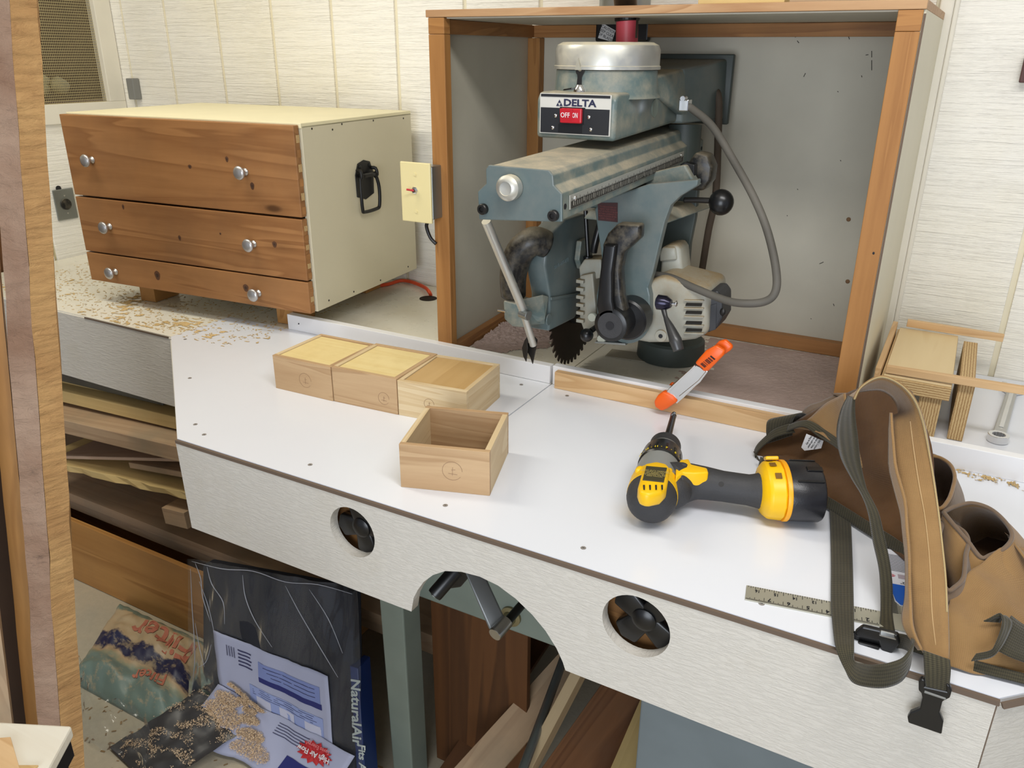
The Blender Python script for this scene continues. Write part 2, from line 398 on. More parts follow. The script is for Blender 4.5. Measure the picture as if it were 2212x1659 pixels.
def curve_mesh(loops, th=.002, bev=0):
    cu = bpy.data.curves.new('c', 'CURVE'); cu.dimensions = '2D'; cu.fill_mode = 'BOTH'; cu.extrude = th/2; cu.bevel_depth = bev; cu.resolution_u = 1
    for lp in loops:
        sp = cu.splines.new('POLY'); sp.points.add(len(lp)-1); sp.use_cyclic_u = True
        for q, p in zip(sp.points, lp): q.co = (p[0], p[1], 0, 1)
    o = bpy.data.objects.new('c', cu); COL.objects.link(o); me = bpy.data.meshes.new_from_object(o); COL.objects.unlink(o); bpy.data.objects.remove(o); return me
def text_mesh(txt, size, th=.0004, bold=0.0, align='CENTER', sx=1.0):
    cu = bpy.data.curves.new('t', 'FONT'); cu.body = txt; cu.size = size; cu.extrude = th/2; cu.offset = bold; cu.align_x = align; cu.align_y = 'CENTER'; cu.resolution_u = 2
    o = bpy.data.objects.new('t', cu); COL.objects.link(o); me = bpy.data.meshes.new_from_object(o); COL.objects.unlink(o); bpy.data.objects.remove(o)
    for v in me.vertices: v.co.x *= sx
    return me
def put(me, name, mat, parent, origin, xd, yd, label=None, kind=None):
    xd = V(xd).normalized(); yd = V(yd); yd = (yd-xd*yd.dot(xd)).normalized(); zd = xd.cross(yd)
    m = Matrix((( xd.x, yd.x, zd.x, origin[0]), (xd.y, yd.y, zd.y, origin[1]), (xd.z, yd.z, zd.z, origin[2]), (0, 0, 0, 1)))
    base = MW.get(parent, Matrix.Identity(4)); me.transform(base.inverted() @ m); me.materials.clear(); me.materials.append(mat)
    me.name = name; o = bpy.data.objects.new(name, me); COL.objects.link(o); o.parent = parent; MW[o] = base
    o.matrix_local = Matrix.Identity(4)
    if label: o['label'] = label
    if kind: o['kind'] = kind
    return o
def struct(o): o['kind'] = 'structure'; return o
def board(name, mat, L, W, Th, mtx, parent=None, bevel=.001, wob=0):
    """board with its own frame, long axis = local x, so the grain follows it"""
    m = MB(); n = 1
    if wob:
        n = 14
        for i in range(n+1):
            x = -L/2+L*i/n; a = wob*(random.random()-.5); b = wob*(random.random()-.5)
            m.v += [V((x, -W/2+a, -Th/2)), V((x, W/2, -Th/2)), V((x, W/2, Th/2)), V((x, -W/2+b, Th/2))]
        for i in range(n):
            for k in range(4): k2 = (k+1) % 4; m.f.append((i*4+k, i*4+k2, (i+1)*4+k2, (i+1)*4+k))
        m.f += [(3, 2, 1, 0), (n*4, n*4+1, n*4+2, n*4+3)]
    else: m.box((-L/2, -W/2, -Th/2), (L/2, W/2, Th/2))
    o = m.build(name, mat, None, bevel, local=True)
    base = MW.get(parent, Matrix.Identity(4))
    if parent: o.parent = parent
    o.matrix_local = base.inverted() @ mtx; MW[o] = mtx; return o
def frame(o, xd, yd):
    xd = V(xd).normalized(); yd = V(yd); yd = (yd-xd*yd.dot(xd)).normalized(); zd = xd.cross(yd)
    return Matrix(((xd.x, yd.x, zd.x, o[0]), (xd.y, yd.y, zd.y, o[1]), (xd.z, yd.z, zd.z, o[2]), (0, 0, 0, 1)))
def plank_between(name, mat, a, b, W, Th, up=(0, 0, 1), parent=None, wob=0, bevel=.001):
    a, b = V(a), V(b); d = b-a; y = V(up).cross(d)
    return board(name, mat, d.length, W, Th, frame((a+b)/2, d, y), parent, bevel, wob)
def copy_tree(o, parent=None):
    c = o.copy(); COL.objects.link(c); c.parent = parent
    if parent is not None: c.matrix_parent_inverse = o.matrix_parent_inverse.copy()
    for ch in list(o.children): copy_tree(ch, c)
    return c

# ------------------------------------------------------------ room
YB, XL = 2.03, -2.72                        # inner faces of back wall and left wall
struct(MB().box((-4.2, -2.2, -.05), (3.0, 2.2, 0)).build('floor', M_FLOOR))
struct(MB().box((-4.2, -2.2, 2.5), (3.0, 2.2, 2.55)).build('ceiling', plain('white_ceiling_paint', (225, 222, 212), .8)))
gx = [-2.66, -2.445, -2.203, -1.968, -1.731, -1.497, -1.269, -1.04, -.81, -.58, -.35, -.12, .128, .37, .61, .85, 1.1, 1.35, 1.6, 1.85, 2.1, 2.35, 2.6]
wall = struct(MB().box((XL-.02, YB+.006, 0), (3.0, YB+.05, 2.5)).build('wall_back', plain('siding_groove_paint', (226, 217, 190), .6)))
for i in range(len(gx)):
    a = gx[i-1]+.006 if i else XL; b = gx[i]-.006
    MB().box((a, YB, 0), (b, YB+.008, 2.5)).build('siding_panel', M_SIDING, wall, .0015)
MB().box((gx[-1]+.005, YB, 0), (3.0, YB+.008, 2.5)).build('siding_panel', M_SIDING, wall, .0015)
# batten beside the saw hood
bt = MB().prism([AY(2046, 10, YB-.001), AY(2070, 10, YB-.001), AY(1914, 770, YB-.001), AY(1896, 770, YB-.001)], (0, -.012, 0))
bt = MB().box((-.118, YB-.016, T), (-.092, YB, 2.5)).build('trim_1', M_WHITEP, None, .003); struct(bt)
MB().box((-.092, YB-.008, T), (-.082, YB, 2.5)).build('quarter_round', M_WHITEP, bt, .003)
# left wall with a screened opening
wl = struct(MB().box((XL-.05, 1.60, T-.05), (XL-.006, YB, 1.352)).build('wall_left', plain('siding_groove_paint_left', (200, 190, 156), .6)))
for a, b in ((1.60, 1.652), (1.662, 1.875), (1.885, YB)):
    MB().box((XL-.008, a, T-.05), (XL, b, 1.352)).build('siding_panel', M_SIDING, wl, .0015)
MB().box((XL-.05, 2.045, 1.352), (XL-.004, YB+.02, 2.5)).build('siding_panel', M_SIDING, wl)
wf = struct(MB().box((XL-.03, 1.965, 1.408), (XL+.012, 2.028, 2.4)).build('window_1', M_WHITEP, None, .002))
wf['label'] = 'white wooden frame with wire mesh in the left wall'
MB().box((XL-.03, .9, 1.345), (XL+.012, 2.028, 1.408)).build('window_sill', M_WHITEP, wf, .002)
MB().box((XL-.03, .9, 2.3), (XL+.012, 1.965, 2.4)).build('window_head', M_WHITEP, wf, .002)
mesh = MB()
yy = .95
while yy < 1.965: mesh.box((XL-.0105, yy, 1.408), (XL-.0095, yy+.0012, 2.3)); yy += .0065
zz = 1.408
while zz < 2.3: mesh.box((XL-.0095, .95, zz), (XL-.0085, 1.965, zz+.0016)); zz += .0082
mesh.build('wire_mesh', plain('zinc_wire', (186, 172, 128), .45, .4), wf, kind='stuff')
# what stands behind the mesh
struct(MB().box((-3.62, -2.2, 0), (-3.55, 2.6, 2.5)).build('wall_outer', plain('dark_brown_shed_boards', (96, 74, 48), .8, var=.3)))
for k in range(5):
    plank_between('fence_board', wood('shed_board', (120, 92, 58), (70, 50, 30), 0), (-3.45+.02*(k % 2), 1.2+.17*k, 1.0), (-3.45, 1.22+.17*k, 2.45), .12, .02, (1, 0, 0)).update_tag()
for o in [o for o in COL.objects if o.name.startswith('fence_board')]:
    tag(o, 'dark brown upright board seen behind the wire mesh', 'board', 'boards behind the wire mesh')
for k, (q, s) in enumerate((((88, 192), .026), ((92, 172), .020), ((128, 186), .030))):
    c_ = AX(q[0], q[1], -2.98); m = MB().ball(c_, s, (1, 1.2, 1), 14)
    m.v = [p+noise.noise_vector(p*40)*.010 for p in m.v]
    tag(m.build('stone', plain('pale_stone', (186, 176, 140), .9), None, smooth=True), ['pale lump lowest left behind the mesh', 'pale lump resting on top behind the mesh', 'pale lump to the right behind the mesh'][k], 'stone')
tag(MB().box((-3.1, 1.7, 1.36), (-2.8, 2.25, 1.395)).build('shelf_board', oldboard(1), None, .002), 'brown shelf board behind the wire mesh', 'shelf')
MB().box((XL-.05, .90, 0), (XL-.006, 1.545, 1.345)).build('lower_boarding', darkply(2), wl)
tag(MB().box((XL-.03, 1.55, T+.0), (XL-.002, 1.598, 1.30)).build('door_jamb', darkply(2), None, .002), 'brown wooden strip at the end of the left wall', 'board')

# ------------------------------------------------------------ bench
bench = thing('workbench', 'long white-topped workbench with a rough white front board', 'workbench', (-.6, 1.3, T))
K = AZ(1190, 830); xk = -.722
fl, fr, nl = V((-1.216, .90, T)), V((.142, .90, T)), V((-1.71, 1.297, T))
fr2 = V((.95, 1.66, T))
th = .02
MB().prism([fl, fr, fr2, V((.95, 2.028, T)), V((-.07, 2.028, T)), V((-.07, 1.492, T)), V((xk+.0015, 1.492, T)), V((xk+.0015, 1.09, T)), V((xk-.0015, 1.09, T)), V((xk-.0015, 1.492, T)), V((-1.71, 1.492, T)), nl], (0, 0, -th)).build('bench_top', M_TOP, bench)
MB().prism([V((-1.7105, 1.297, T)), V((-1.7105, 1.4925, T)), V((-1.036, 1.4925, T)), V((-1.036, 2.028, T)), V((XL+.002, 2.028, T)), V((XL+.002, 1.297, T))], (0, 0, -th)).build('bench_top', M_TOPD, bench)
MB().prism([V((-1.034, 1.494, T)), V((xk-.0015, 1.494, T)), V((xk-.0015, 2.028, T)), V((-1.034, 2.028, T))], (0, 0, -th)).build('bench_top', M_TOPD, bench)
MB().prism([V((xk+.0015, 1.494, T)), V((-.072, 1.494, T)), V((-.072, 2.028, T)), V((xk+.0015, 2.028, T))], (0, 0, -th)).build('bench_top', M_TOPD, bench)
MB().box((xk-.012, .905, T-.03), (xk+.012, 2.02, T-th-.001)).build('kerf_backing', M_EDGE, bench)
for a, b in (((fl.x, .8955), (fr.x, .8955)),): MB().box((fl.x, .894, T-.0075), (fr.x+.001, .8995, T-.0012)).build('panel_edge', M_EDGE, bench)
MB().prism([fr+V((.001, -.005, -.0012)), fr2+V((.003, -.003, -.0012)), fr2+V((.006, -.006, -.0075)), fr+V((.004, -.006, -.0075))], (.002, -.002, 0)).build('panel_edge', M_EDGE, bench)
# screw heads sunk in the top
for q in ((400, 733), (410, 817), (422, 917), (441, 939), (670, 1004), (962, 1092), (1260, 1184), (1645, 1304), (1126, 831), (1225, 855)):
    p = AZ(*q); m = MB().cyl(p+V((0, 0, -.001)), p+V((0, 0, .0006)), .0042, n=16); s = m.build('screw', plain('screw_grey', (150, 144, 138), .45, .2), bench, smooth=False)
    MB().box(tuple(p+V((-.0016, -.0004, .0004))), tuple(p+V((.0016, .0004, .0009)))).build('screw_recess', M_INK, s)
# front apron with two round holes and an arch
z0, z1 = .708, T-.0078
def circ(cx, cz, r, n=40, a0=0, a1=2*PI): return [(cx+r*math.cos(a0+(a1-a0)*i/n), cz+r*math.sin(a0+(a1-a0)*i/n)) for i in range(n)]
arc = [(-.683, z0), (-.677, .738), (-.668, .757), (-.655, .778), (-.636, .798), (-.612, .814), (-.582, .823), (-.548, .826), (-.515, .821), (-.484, .808), (-.455, .789), (-.432, .768), (-.413, .743), (-.402, .722), (-.397, .708)]
outer = [(-1.211, z0)]+arc+[(.140, z0-.006), (.140, z1), (-1.216, z1)]
me = curve_mesh([outer, circ(-.799, .827, .0475), circ(-.292, .832, .0505)], .019)
ap = put(me, 'front_apron', M_APRON, bench, (0, .9045, 0), (1, 0, 0), (0, 0, 1))
MB().prism([V((.142, .895, z0)), V((.142, .895, z1)), V((fr2.x, fr2.y, z1)), V((fr2.x, fr2.y, z0))], (-.012, .014, 0)).build('side_apron', M_APRON, bench)
MB().box((.139, .8955, z0), (.1415, .8985, z1)).build('apron_joint', M_EDGE, bench)
MB().prism([V((-1.214, .897, z0)), V((-1.214, .897, z1)), V((-1.712, 1.295, z1)), V((-1.712, 1.295, z0))], (.012, .014, 0)).build('side_apron', M_APRON, bench)
MB().box((XL+.002, 1.293, .70), (-1.70, 1.31, T-.004)).build('back_apron', M_APRON, bench)
MB().box((-2.05, 1.2915, T-.004), (-1.715, 1.294, T-.0005)).build('panel_edge', M_EDGE, bench)
# wood cleats behind the holes with black star knobs
for (cx, cz, r, s) in ((-.799, .827, .0475, .2), (-.292, .832, .0505, .9)):
    MB().box((cx-.075, .935, cz-.075), (cx+.075, .955, cz+.06)).build('cleat', wood('cleat_brown', (140, 100, 58), (100, 68, 36), 0, .6), bench, .001)
    k = thing('star_knob', 'black four-lobed knob inside the %s round hole of the bench front' % ('left' if cx < -.5 else 'right'), 'knob', (cx, .93, cz))
    m = MB()
    for q in range(4):
        a = s+q*PI/2; d = V((math.cos(a), 0, math.sin(a))); e = V((-d.z, 0, d.x)); c = V((cx+.006, .912, cz+.002))
        m.prism([c+e*.015, c+d*.044+e*.021, c+d*.054, c+d*.044-e*.021, c-e*.015], (0, .016, 0))
    m.build('lobes', M_BLACK, k, .004, True)
    MB().lathe((cx+.006, .906, cz+.002), (cx+.006, .934, cz+.002), [(0, .012), (.004, .018), (.028, .019)], 20).build('hub', M_BLACK, k, smooth='auto')
# fence
fn = thing('saw_fence', 'low white fence running across the bench at the saw', 'fence', (-.72, 1.5, T))
MB().box((-1.494, 1.492, T), (xk-.004, 1.512, T+.041)).build('fence_strip', M_FENCE, fn, .0012)
MB().box((xk+.0025, 1.492, T), (1.0, 1.512, T+.044)).build('fence_strip', M_FENCE, fn, .0012)
MB().cyl((-1.455, 1.4905, T+.021), (-1.455, 1.493, T+.021), .0018, n=10).build('nail_hole', M_INK, fn)
wsd = board('wood_strip', pine(0), .56, .038, .017, frame((-.426, 1.4825, T+.0192), (1, 0, 0), (0, 0, 1)), None, .001)
tag(wsd, 'pine strip standing against the fence under the orange clamp', 'board')

# ------------------------------------------------------------ saw hood
hood = thing('saw_hood', 'open wooden hood with grey inside housing the radial arm saw', 'enclosure', (-.57, 1.75, T))
hx0, hx1, hy0, hy1, hz = -1.034, -.106, 1.512, 2.022, 1.657
MB().box((hx0+.01, hy1-.012, T+.001), (hx1-.01, hy1, hz-.014)).build('back_panel', M_BOXIN, hood)
MB().hexa([(hx0, hy0+.004, T+.001), (hx0+.012, hy0+.004, T+.001), (hx0+.012-.03, hy1-.012, T+.001), (hx0-.03, hy1-.012, T+.001), (hx0, hy0+.004, hz-.014), (hx0+.012, hy0+.004, hz-.014), (hx0+.012-.03, hy1-.012, hz-.014), (hx0-.03, hy1-.012, hz-.014)]).build('side_panel', M_BOXIN, hood)
MB().box((hx1-.012, hy0+.004, T+.001), (hx1, hy1, hz-.014)).build('side_panel', M_CREAM, hood, .001)
MB().box((hx0-.004, hy0-.002, hz-.014), (hx1, hy1, hz)).build('top_panel', wood('top_ply_edge', (196, 160, 120), (150, 104, 64), 0, 1), hood, .001)
MB().box((hx0+.014, hy0+.01, hz-.0165), (hx1-.03, hy1-.02, hz-.0142)).build('top_lining', M_BOXIN, hood)
MB().box((hx0+.001, hy0-.001, T+.001), (hx0+.040, hy0+.022, hz-.046)).build('post', fir(2), hood, .0012)
MB().box((hx1-.040, hy0-.001, T+.001), (hx1-.0035, hy0+.022, hz-.046)).build('post', fir(2), hood, .0012)
MB().box((hx1-.040, hy0-.001, hz-.0455), (hx1-.0035, hy0+.022, hz-.0145)).build('corner_block', fir(0), hood, .0012)
MB().box((hx0+.001, hy0-.001, hz-.0455), (hx0+.040, hy0+.022, hz-.0145)).build('corner_block', fir(0), hood, .0012)
MB().box((hx1-.003, hy0+.003, T+.001), (hx1+.0003, hy0+.006, hz-.02)).build('panel_edge', M_EDGE, hood)
MB().box((hx0-.01, hy1-.036, hz-.045), (hx1-.013, hy1-.013, hz-.017)).build('rail', cedar(0), hood, .001)
MB().hexa([(hx0+.013, hy0+.024, hz-.045), (hx0+.03, hy0+.024, hz-.045), (hx0, hy1-.037, hz-.045), (hx0-.016, hy1-.037, hz-.045), (hx0+.013, hy0+.024, hz-.017), (hx0+.03, hy0+.024, hz-.017), (hx0, hy1-.037, hz-.017), (hx0-.016, hy1-.037, hz-.017)]).build('rail', cedar(1), hood, .001)
MB().box((hx0-.016, hy1-.040, T+.001), (hx0+.018, hy1-.013, hz-.046)).build('post', fir(2), hood, .001)
MB().box((hx0+.02, hy1-.036, T+.001), (hx1-.013, hy1-.013, T+.034)).build('rail', cedar(0), hood, .001)
MB().hexa([(hx0+.013, hy0+.024, T+.001), (hx0+.032, hy0+.024, T+.001), (hx0+.004, hy1-.041, T+.001), (hx0-.016, hy1-.041, T+.001), (hx0+.013, hy0+.024, T+.026), (hx0+.032, hy0+.024, T+.026), (hx0+.004, hy1-.041, T+.026), (hx0-.016, hy1-.041, T+.026)]).build('rail', cedar(1), hood, .001)
for q in ((1833, 474), (1831, 608)):
    p = AY(*q, hy1-.013); MB().ball(p, .005, (1, .3, 1), 12).build('screw_patch', plain('rust_spot', (130, 100, 70), .8), hood, smooth=True)
sm = MB()
for (x, y, dx_, dy_) in ((1720, 72, -2, 9), (1722, 88, 4, 5), (1832, 76, 3, 9), (1883, 110, 0, 14), (1883, 130, 0, 22), (1736, 166, 4, -8), (1770, 570, 9, -4), (1861, 163, 1, 4), (1809, 197, 2, 2), (1908, 222, 2, 2), (1815, 346, 2, 2), (1751, 688, 2, 1), (1722, 408, 2, 2), (1700, 465, 1, 2), (1800, 656, 2, 5), (1870, 119, 6, -1)):
    a, b = AY(x, y, hy1-.0122), AY(x+dx_, y+dy_, hy1-.0122); e = (b-a).normalized().cross(V((0, 1, 0)))*.0008
    sm.prism([a-e, b-e, b+e, a+e], (0, -.0003, 0))
sm.build('scratch_marks', plain('scratch_grey', (74, 70, 62), .8), hood, kind='stuff')
p = AY(1887, 547, hy0-.001); MB().ball(p, .002, (1, .3, 1.3), 8).build('knot_hole', M_INK, hood)
# ------------------------------------------------------------ chest of drawers
ang = math.radians(4.5); Rz = Matrix.Rotation(ang, 3, 'Z')
ch = thing('drawer_chest', 'cream chest with three cedar drawers raised on blocks at the left of the bench', 'chest of drawers', (-1.762, 1.44, T), Rz)
Wc, Dc, H0, H1 = .775, .50, .068, .523                # local x -.387...387
def L(m, *a, **k): return m.build(*a, local=True, **k)
x0, x1 = -Wc/2, Wc/2
L(MB().box((x1-.014, .012, H0), (x1, Dc, H1-.006)), 'side_panel', M_CREAM, ch, bevel=.0015)
L(MB().box((x0, .012, H0), (x0+.014, Dc, H1-.006)), 'side_panel', M_CREAM, ch, bevel=.0015)
L(MB().box((x0, .010, H1-.012), (x1, Dc, H1)), 'top_panel', M_CREAMTOP, ch, bevel=.0015)
L(MB().box((x0+.014, .02, H0), (x1-.014, Dc, H0+.012)), 'bottom_panel', M_CREAM, ch)
L(MB().box((x0+.014, Dc-.01, H0+.012), (x1-.014, Dc, H1-.012)), 'back_panel', M_CREAM, ch)
L(MB().box((x1-.0005, .30, H0-.05), (x1, .301, H0-.049)), 'chip', M_INK, ch)
zs = [(H0-.001, .148), (.152, .303), (.308, H1-.004)]
for i, (a, b) in enumerate(zs):
    proud = (.0, .0, 0)[i]; xa, xb = x0-.002, x1-.006
    d = L(MB().box((xa, -.010+.0, a), (xb, .009, b)), 'drawer', cedark(0), ch, bevel=.0018)
    for fx in ((-.295, .225) if i == 2 else (-.275, .225) if i == 1 else (-.285, .222)):
        zc = {2: .402, 1: .226, 0: .098}[i]; zc += .004
        L(MB().lathe((fx, -.010, zc), (fx, -.040, zc), [(0, .009), (.002, .009), (.003, .006), (.013, .0048), (.017, .008), (.020, .0158), (.023, .0168), (.026, .0152), (.0285, .009), (.029, .002)], 24), 'knob', M_NICKEL, d, smooth=True)
    # finger joints on the visible end of the front
    n = 6 if i else 3
    for q in range(n):
        za = a+.006+(b-a-.012)*q/n
        L(MB().box((xb-.0005, -.004, za), (xb+.0004, .0085, za+(b-a)/n*.5)), 'joint', plyedge(1) if q % 2 else cedar(1), d)
inv_ = MW[ch].inverted()
def onfront(x, y):
    o_, d_ = inv_ @ V(CAM), inv_.to_3x3() @ V(ray(x, y)); return o_+d_*((-.0101-o_.y)/d_.y)
drs = [o for o in ch.children if o.name.startswith('drawer')]
for (x, y, rx, rz, di) in ((340, 595, .010, .013, 0), (531, 622, .009, .010, 0), (545, 402, .006, .009, 2), (410, 360, .006, .005, 2), (490, 344, .005, .007, 2), (388, 514, .005, .007, 1), (266, 447, .004, .007, 1), (593, 528, .007, .008, 1), (476, 505, .003, .003, 1)):
    c = onfront(x, y)
    for s_, mt_ in ((1.0, plain('knot_brown', (92, 60, 38), .6, var=.25)), (.45, plain('knot_heart', (62, 42, 30), .6, var=.25))):
        L(MB().prism([(c.x+rx*s_*math.cos(a)*(1+.12*math.sin(3*a)), -.0100-.0003*(2-s_), c.z+rz*s_*math.sin(a)) for a in np.linspace(0, 2*PI, 20, endpoint=False)], (0, .0003, 0)), 'knot', mt_, drs[di])
for fx in (-.258, .24):
    for fy in (.06, .40):
        L(MB().box((fx-.028, fy, .001), (fx+.028, fy+.09, H0)), 'foot', plyor(1), ch, bevel=.001)
for (y, z) in ((.05, .508), (.17, .510), (.31, .509), (.46, .505), (.13, .50), (.06, .085), (.17, .08), (.30, .08), (.45, .085)):
    L(MB().cyl((x1-.0005, y, z), (x1+.0006, y, z), .0025, n=10), 'nail', M_DARKST, ch)
# drop handle on the right side
def hp(q): return (x1+(q[0]-x1)*1.15, .252+(q[1]-.275)*1.12, .350+(q[2]-.388)*1.12)
hb = L(MB().prism([hp(q) for q in [(x1, .240, .365), (x1, .238, .415), (x1, .250, .440), (x1, .275, .446), (x1, .300, .440), (x1, .312, .415), (x1, .310, .365), (x1, .275, .355)]], (.0025, 0, 0)), 'handle_plate', M_IRON, ch, bevel=.0008)
for y in (.256, .296): L(MB().ball(hp((x1+.003, y, .432)), .0048, (.5, 1, 1), 12), 'screw', M_IRON, hb, smooth=True)
hd = L(MB().tube([hp((x1+.010, .243, .412)), hp((x1+.012, .307, .412))], .0062, smooth=3), 'handle', M_IRON, ch, smooth=True)
L(MB().tube([hp(q) for q in [(x1+.010, .243, .41), (x1+.014, .238, .38), (x1+.014, .240, .338), (x1+.013, .250, .330), (x1+.013, .300, .330), (x1+.014, .312, .338), (x1+.014, .314, .38), (x1+.010, .308, .41)]], .0046, n=10, smooth=4), 'ring', M_IRON, hd, smooth=True)
for y in (.243, .307): L(MB().tube([hp(q) for q in [(x1+.001, y+(.003 if y < .27 else -.003), .425), (x1+.012, y, .424), (x1+.015, y, .410), (x1+.008, y, .404)]], .0046, n=8, smooth=3), 'lug', M_IRON, hd, smooth=True)

# ------------------------------------------------------------ small boxes
def small_box(name, label, loc, yaw, W, D, H, mats, closed, panel=None, group='small wooden boxes on the bench'):
    b = thing(name, label, 'box', loc, Matrix.Rotation(yaw, 3, 'Z'), group); t = .0095
    mf, ms, mbk, ms2 = mats
    L(MB().box((0, 0, 0), (W, t, H)), 'front_board', mf, b, bevel=.0006)
    L(MB().box((0, D-t, 0), (W, D, H)), 'back_board', mbk, b, bevel=.0006)
    L(MB().box((0, t, 0), (t, D-t, H)), 'side_board', ms, b, bevel=.0006)
    L(MB().box((W-t, t, 0), (W, D-t, H)), 'side_board', ms2, b, bevel=.0006)
    if closed:
        L(MB().box((t+.0006, t+.0006, H-.008), (W-t-.0006, D-t-.0006, H-.0022)), 'recessed_panel', panel, b, bevel=.0004)
    else:
        L(MB().box((t, t, .001), (W-t, D-t, .006)), 'bottom_panel', panel, b)
    return b
def pencil(b, W, H, cx, cz, r):
    m = MB(); pts = [(cx+r*math.cos(a/20*2*PI), -.0003, cz+r*math.sin(a/20*2*PI)) for a in range(19)]
    for i in range(len(pts)-1):
        a, c = V(pts[i]), V(pts[i+1]); e = (c-a).normalized().cross(V((0, 1, 0)))*.00035
        m.prism([a-e, c-e, c+e, a+e], (0, .0002, 0))
    for (u, v) in (((-.4, -.3), (.5, -.35)), ((0, -.5), (.05, .4)), ((-.1, .1), (.3, .15))):
        a = V((cx+u[0]*r, -.0003, cz+u[1]*r)); c = V((cx+v[0]*r, -.0003, cz+v[1]*r)); e = (c-a).normalized().cross(V((0, 1, 0)))*.00035
        m.prism([a-e, c-e, c+e, a+e], (0, .0002, 0))
    L(m, 'pencil_mark', plain('pencil_graphite', (150, 118, 88), .6), b)
b1 = small_box('small_box', 'leftmost closed wooden box in the row on the bench', (-1.2325, 1.176, T), .03, .1555, .160, .0765, (poplar(0), poplarlt(1), poplar(0), poplar(1)), 1, birch(0)); pencil(b1, 0, 0, .085, .034, .016)
b2 = small_box('small_box', 'middle closed wooden box in the row on the bench', (-1.0750, 1.182, T), .065, .1570, .163, .0775, (poplar(0), poplarlt(1), poplar(0), poplar(1)), 1, birch(0)); pencil(b2, 0, 0, .125, .030, .013)
b3 = small_box('small_box', 'rightmost box in the row with darker panel and pale sides', (-.9165, 1.193, T), .115, .1520, .163, .0755, (poplarlt(0), poplarlt(1), poplarlt(0), poplarlt(1)), 1, tanply(1)); pencil(b3, 0, 0, .07, .036, .011)
b4 = small_box('small_box', 'open-topped wooden box standing apart in front of the row', (-.7395, .958, T), .315, .1530, .160, .0805, (poplar(0), poplarlt(1), poplar(0), poplarlt(1)), 0, darkply(0)); pencil(b4, 0, 0, .09, .04, .017)

# ------------------------------------------------------------ radial arm saw
saw = thing('radial_arm_saw', 'grey-blue radial arm saw standing inside the wooden hood', 'saw', (-.56, 1.8, T))
def slab(px, pl, val, th, name, mat, parent=saw, bevel=.002, **k):
    fn_ = {'X': AX, 'Y': AY, 'Z': AZ}[pl]; ax = {'X': (1, 0, 0), 'Y': (0, 1, 0), 'Z': (0, 0, 1)}[pl]
    return MB().prism([fn_(x, y, val) for x, y in px], V(ax)*th).build(name, mat, parent, bevel, **k)
# base and column
MB().lathe((-.55, 1.79, T+.001), (-.55, 1.79, T+.05), [(0, .078), (.004, .080), (.044, .078), (.049, .072)], 40).build('column_base', M_DKMETAL, saw, smooth='auto')
MB().cyl((-.56, 1.80, T+.04), (-.575, 1.84, 1.43), .036, n=28).build('column', M_DKMETAL, saw, smooth='auto')
# upper arm housing
xr = -.565; xl = -.722
prof = [(1.40, 1.431), (1.40, 1.500), (1.408, 1.510), (1.46, 1.512), (1.66, 1.512), (1.80, 1.512), (1.80, 1.562), (1.955, 1.562), (1.955, 1.44), (1.75, 1.44)]
MB().prism([V((xr, y, z)) for y, z in [(1.40, 1.431), (1.40, 1.500), (1.410, 1.512), (1.72, 1.512), (1.76, 1.47), (1.75, 1.442)]], (xl-xr, 0, 0)).build('arm_housing', M_TEAL, saw, .007, True, segs=3)
MB().lathe((-.640, 1.53, 1.50), (-.640, 1.53, 1.548), [(0, .104), (.010, .098), (.048, .0955)], 48).build('turret_neck', M_TEAL, saw, smooth='auto')
MB().hexa([(-.69, 1.60, 1.50), (-.560, 1.60, 1.50), (-.545, 1.80, 1.44), (-.72, 1.80, 1.44), (-.68, 1.60, 1.535), (-.572, 1.60, 1.535), (-.553, 1.80, 1.552), (-.71, 1.80, 1.552)]).build('neck_fairing', M_TEAL, saw, .006, True)
MB().hexa([(-.72, 1.74, 1.440), (-.551, 1.74, 1.440), (-.520, 1.955, 1.436), (-.72, 1.955, 1.436), (-.72, 1.74, 1.548), (-.556, 1.74, 1.548), (-.526, 1.955, 1.566), (-.72, 1.955, 1.566)]).build('rear_housing', M_TEALC, saw, .006, True)
MB().hexa([(-.74, 1.955, 1.425), (-.512, 1.955, 1.425), (-.512, 1.97, 1.425), (-.74, 1.97, 1.425), (-.74, 1.955, 1.576), (-.512, 1.955, 1.576), (-.512, 1.97, 1.576), (-.74, 1.97, 1.576)]).build('rear_cover', M_DKMETAL, saw, .003, True)
cap = MB().lathe((-.640, 1.53, 1.549), (-.640, 1.53, 1.60), [(0, .0985), (.0005, .1005), (.006, .1005), (.007, .0985), (.034, .0985), (.042, .095), (.047, .085), (.0475, .02), (.0475, .001)], 64).build('turret_cap', M_ALU, saw, smooth='auto', label='dusty aluminium round cap')
MB().prism([(-.660, 1.431, 1.549), (-.654, 1.430, 1.569), (-.648, 1.431, 1.549)], (0, -.003, 0)).build('pointer', M_GREYM, cap)
MB().cyl((xr-.0005, 1.60, 1.478), (xr+.0015, 1.60, 1.478), .017, n=28).build('hole_plug', M_DKGREEN, saw)
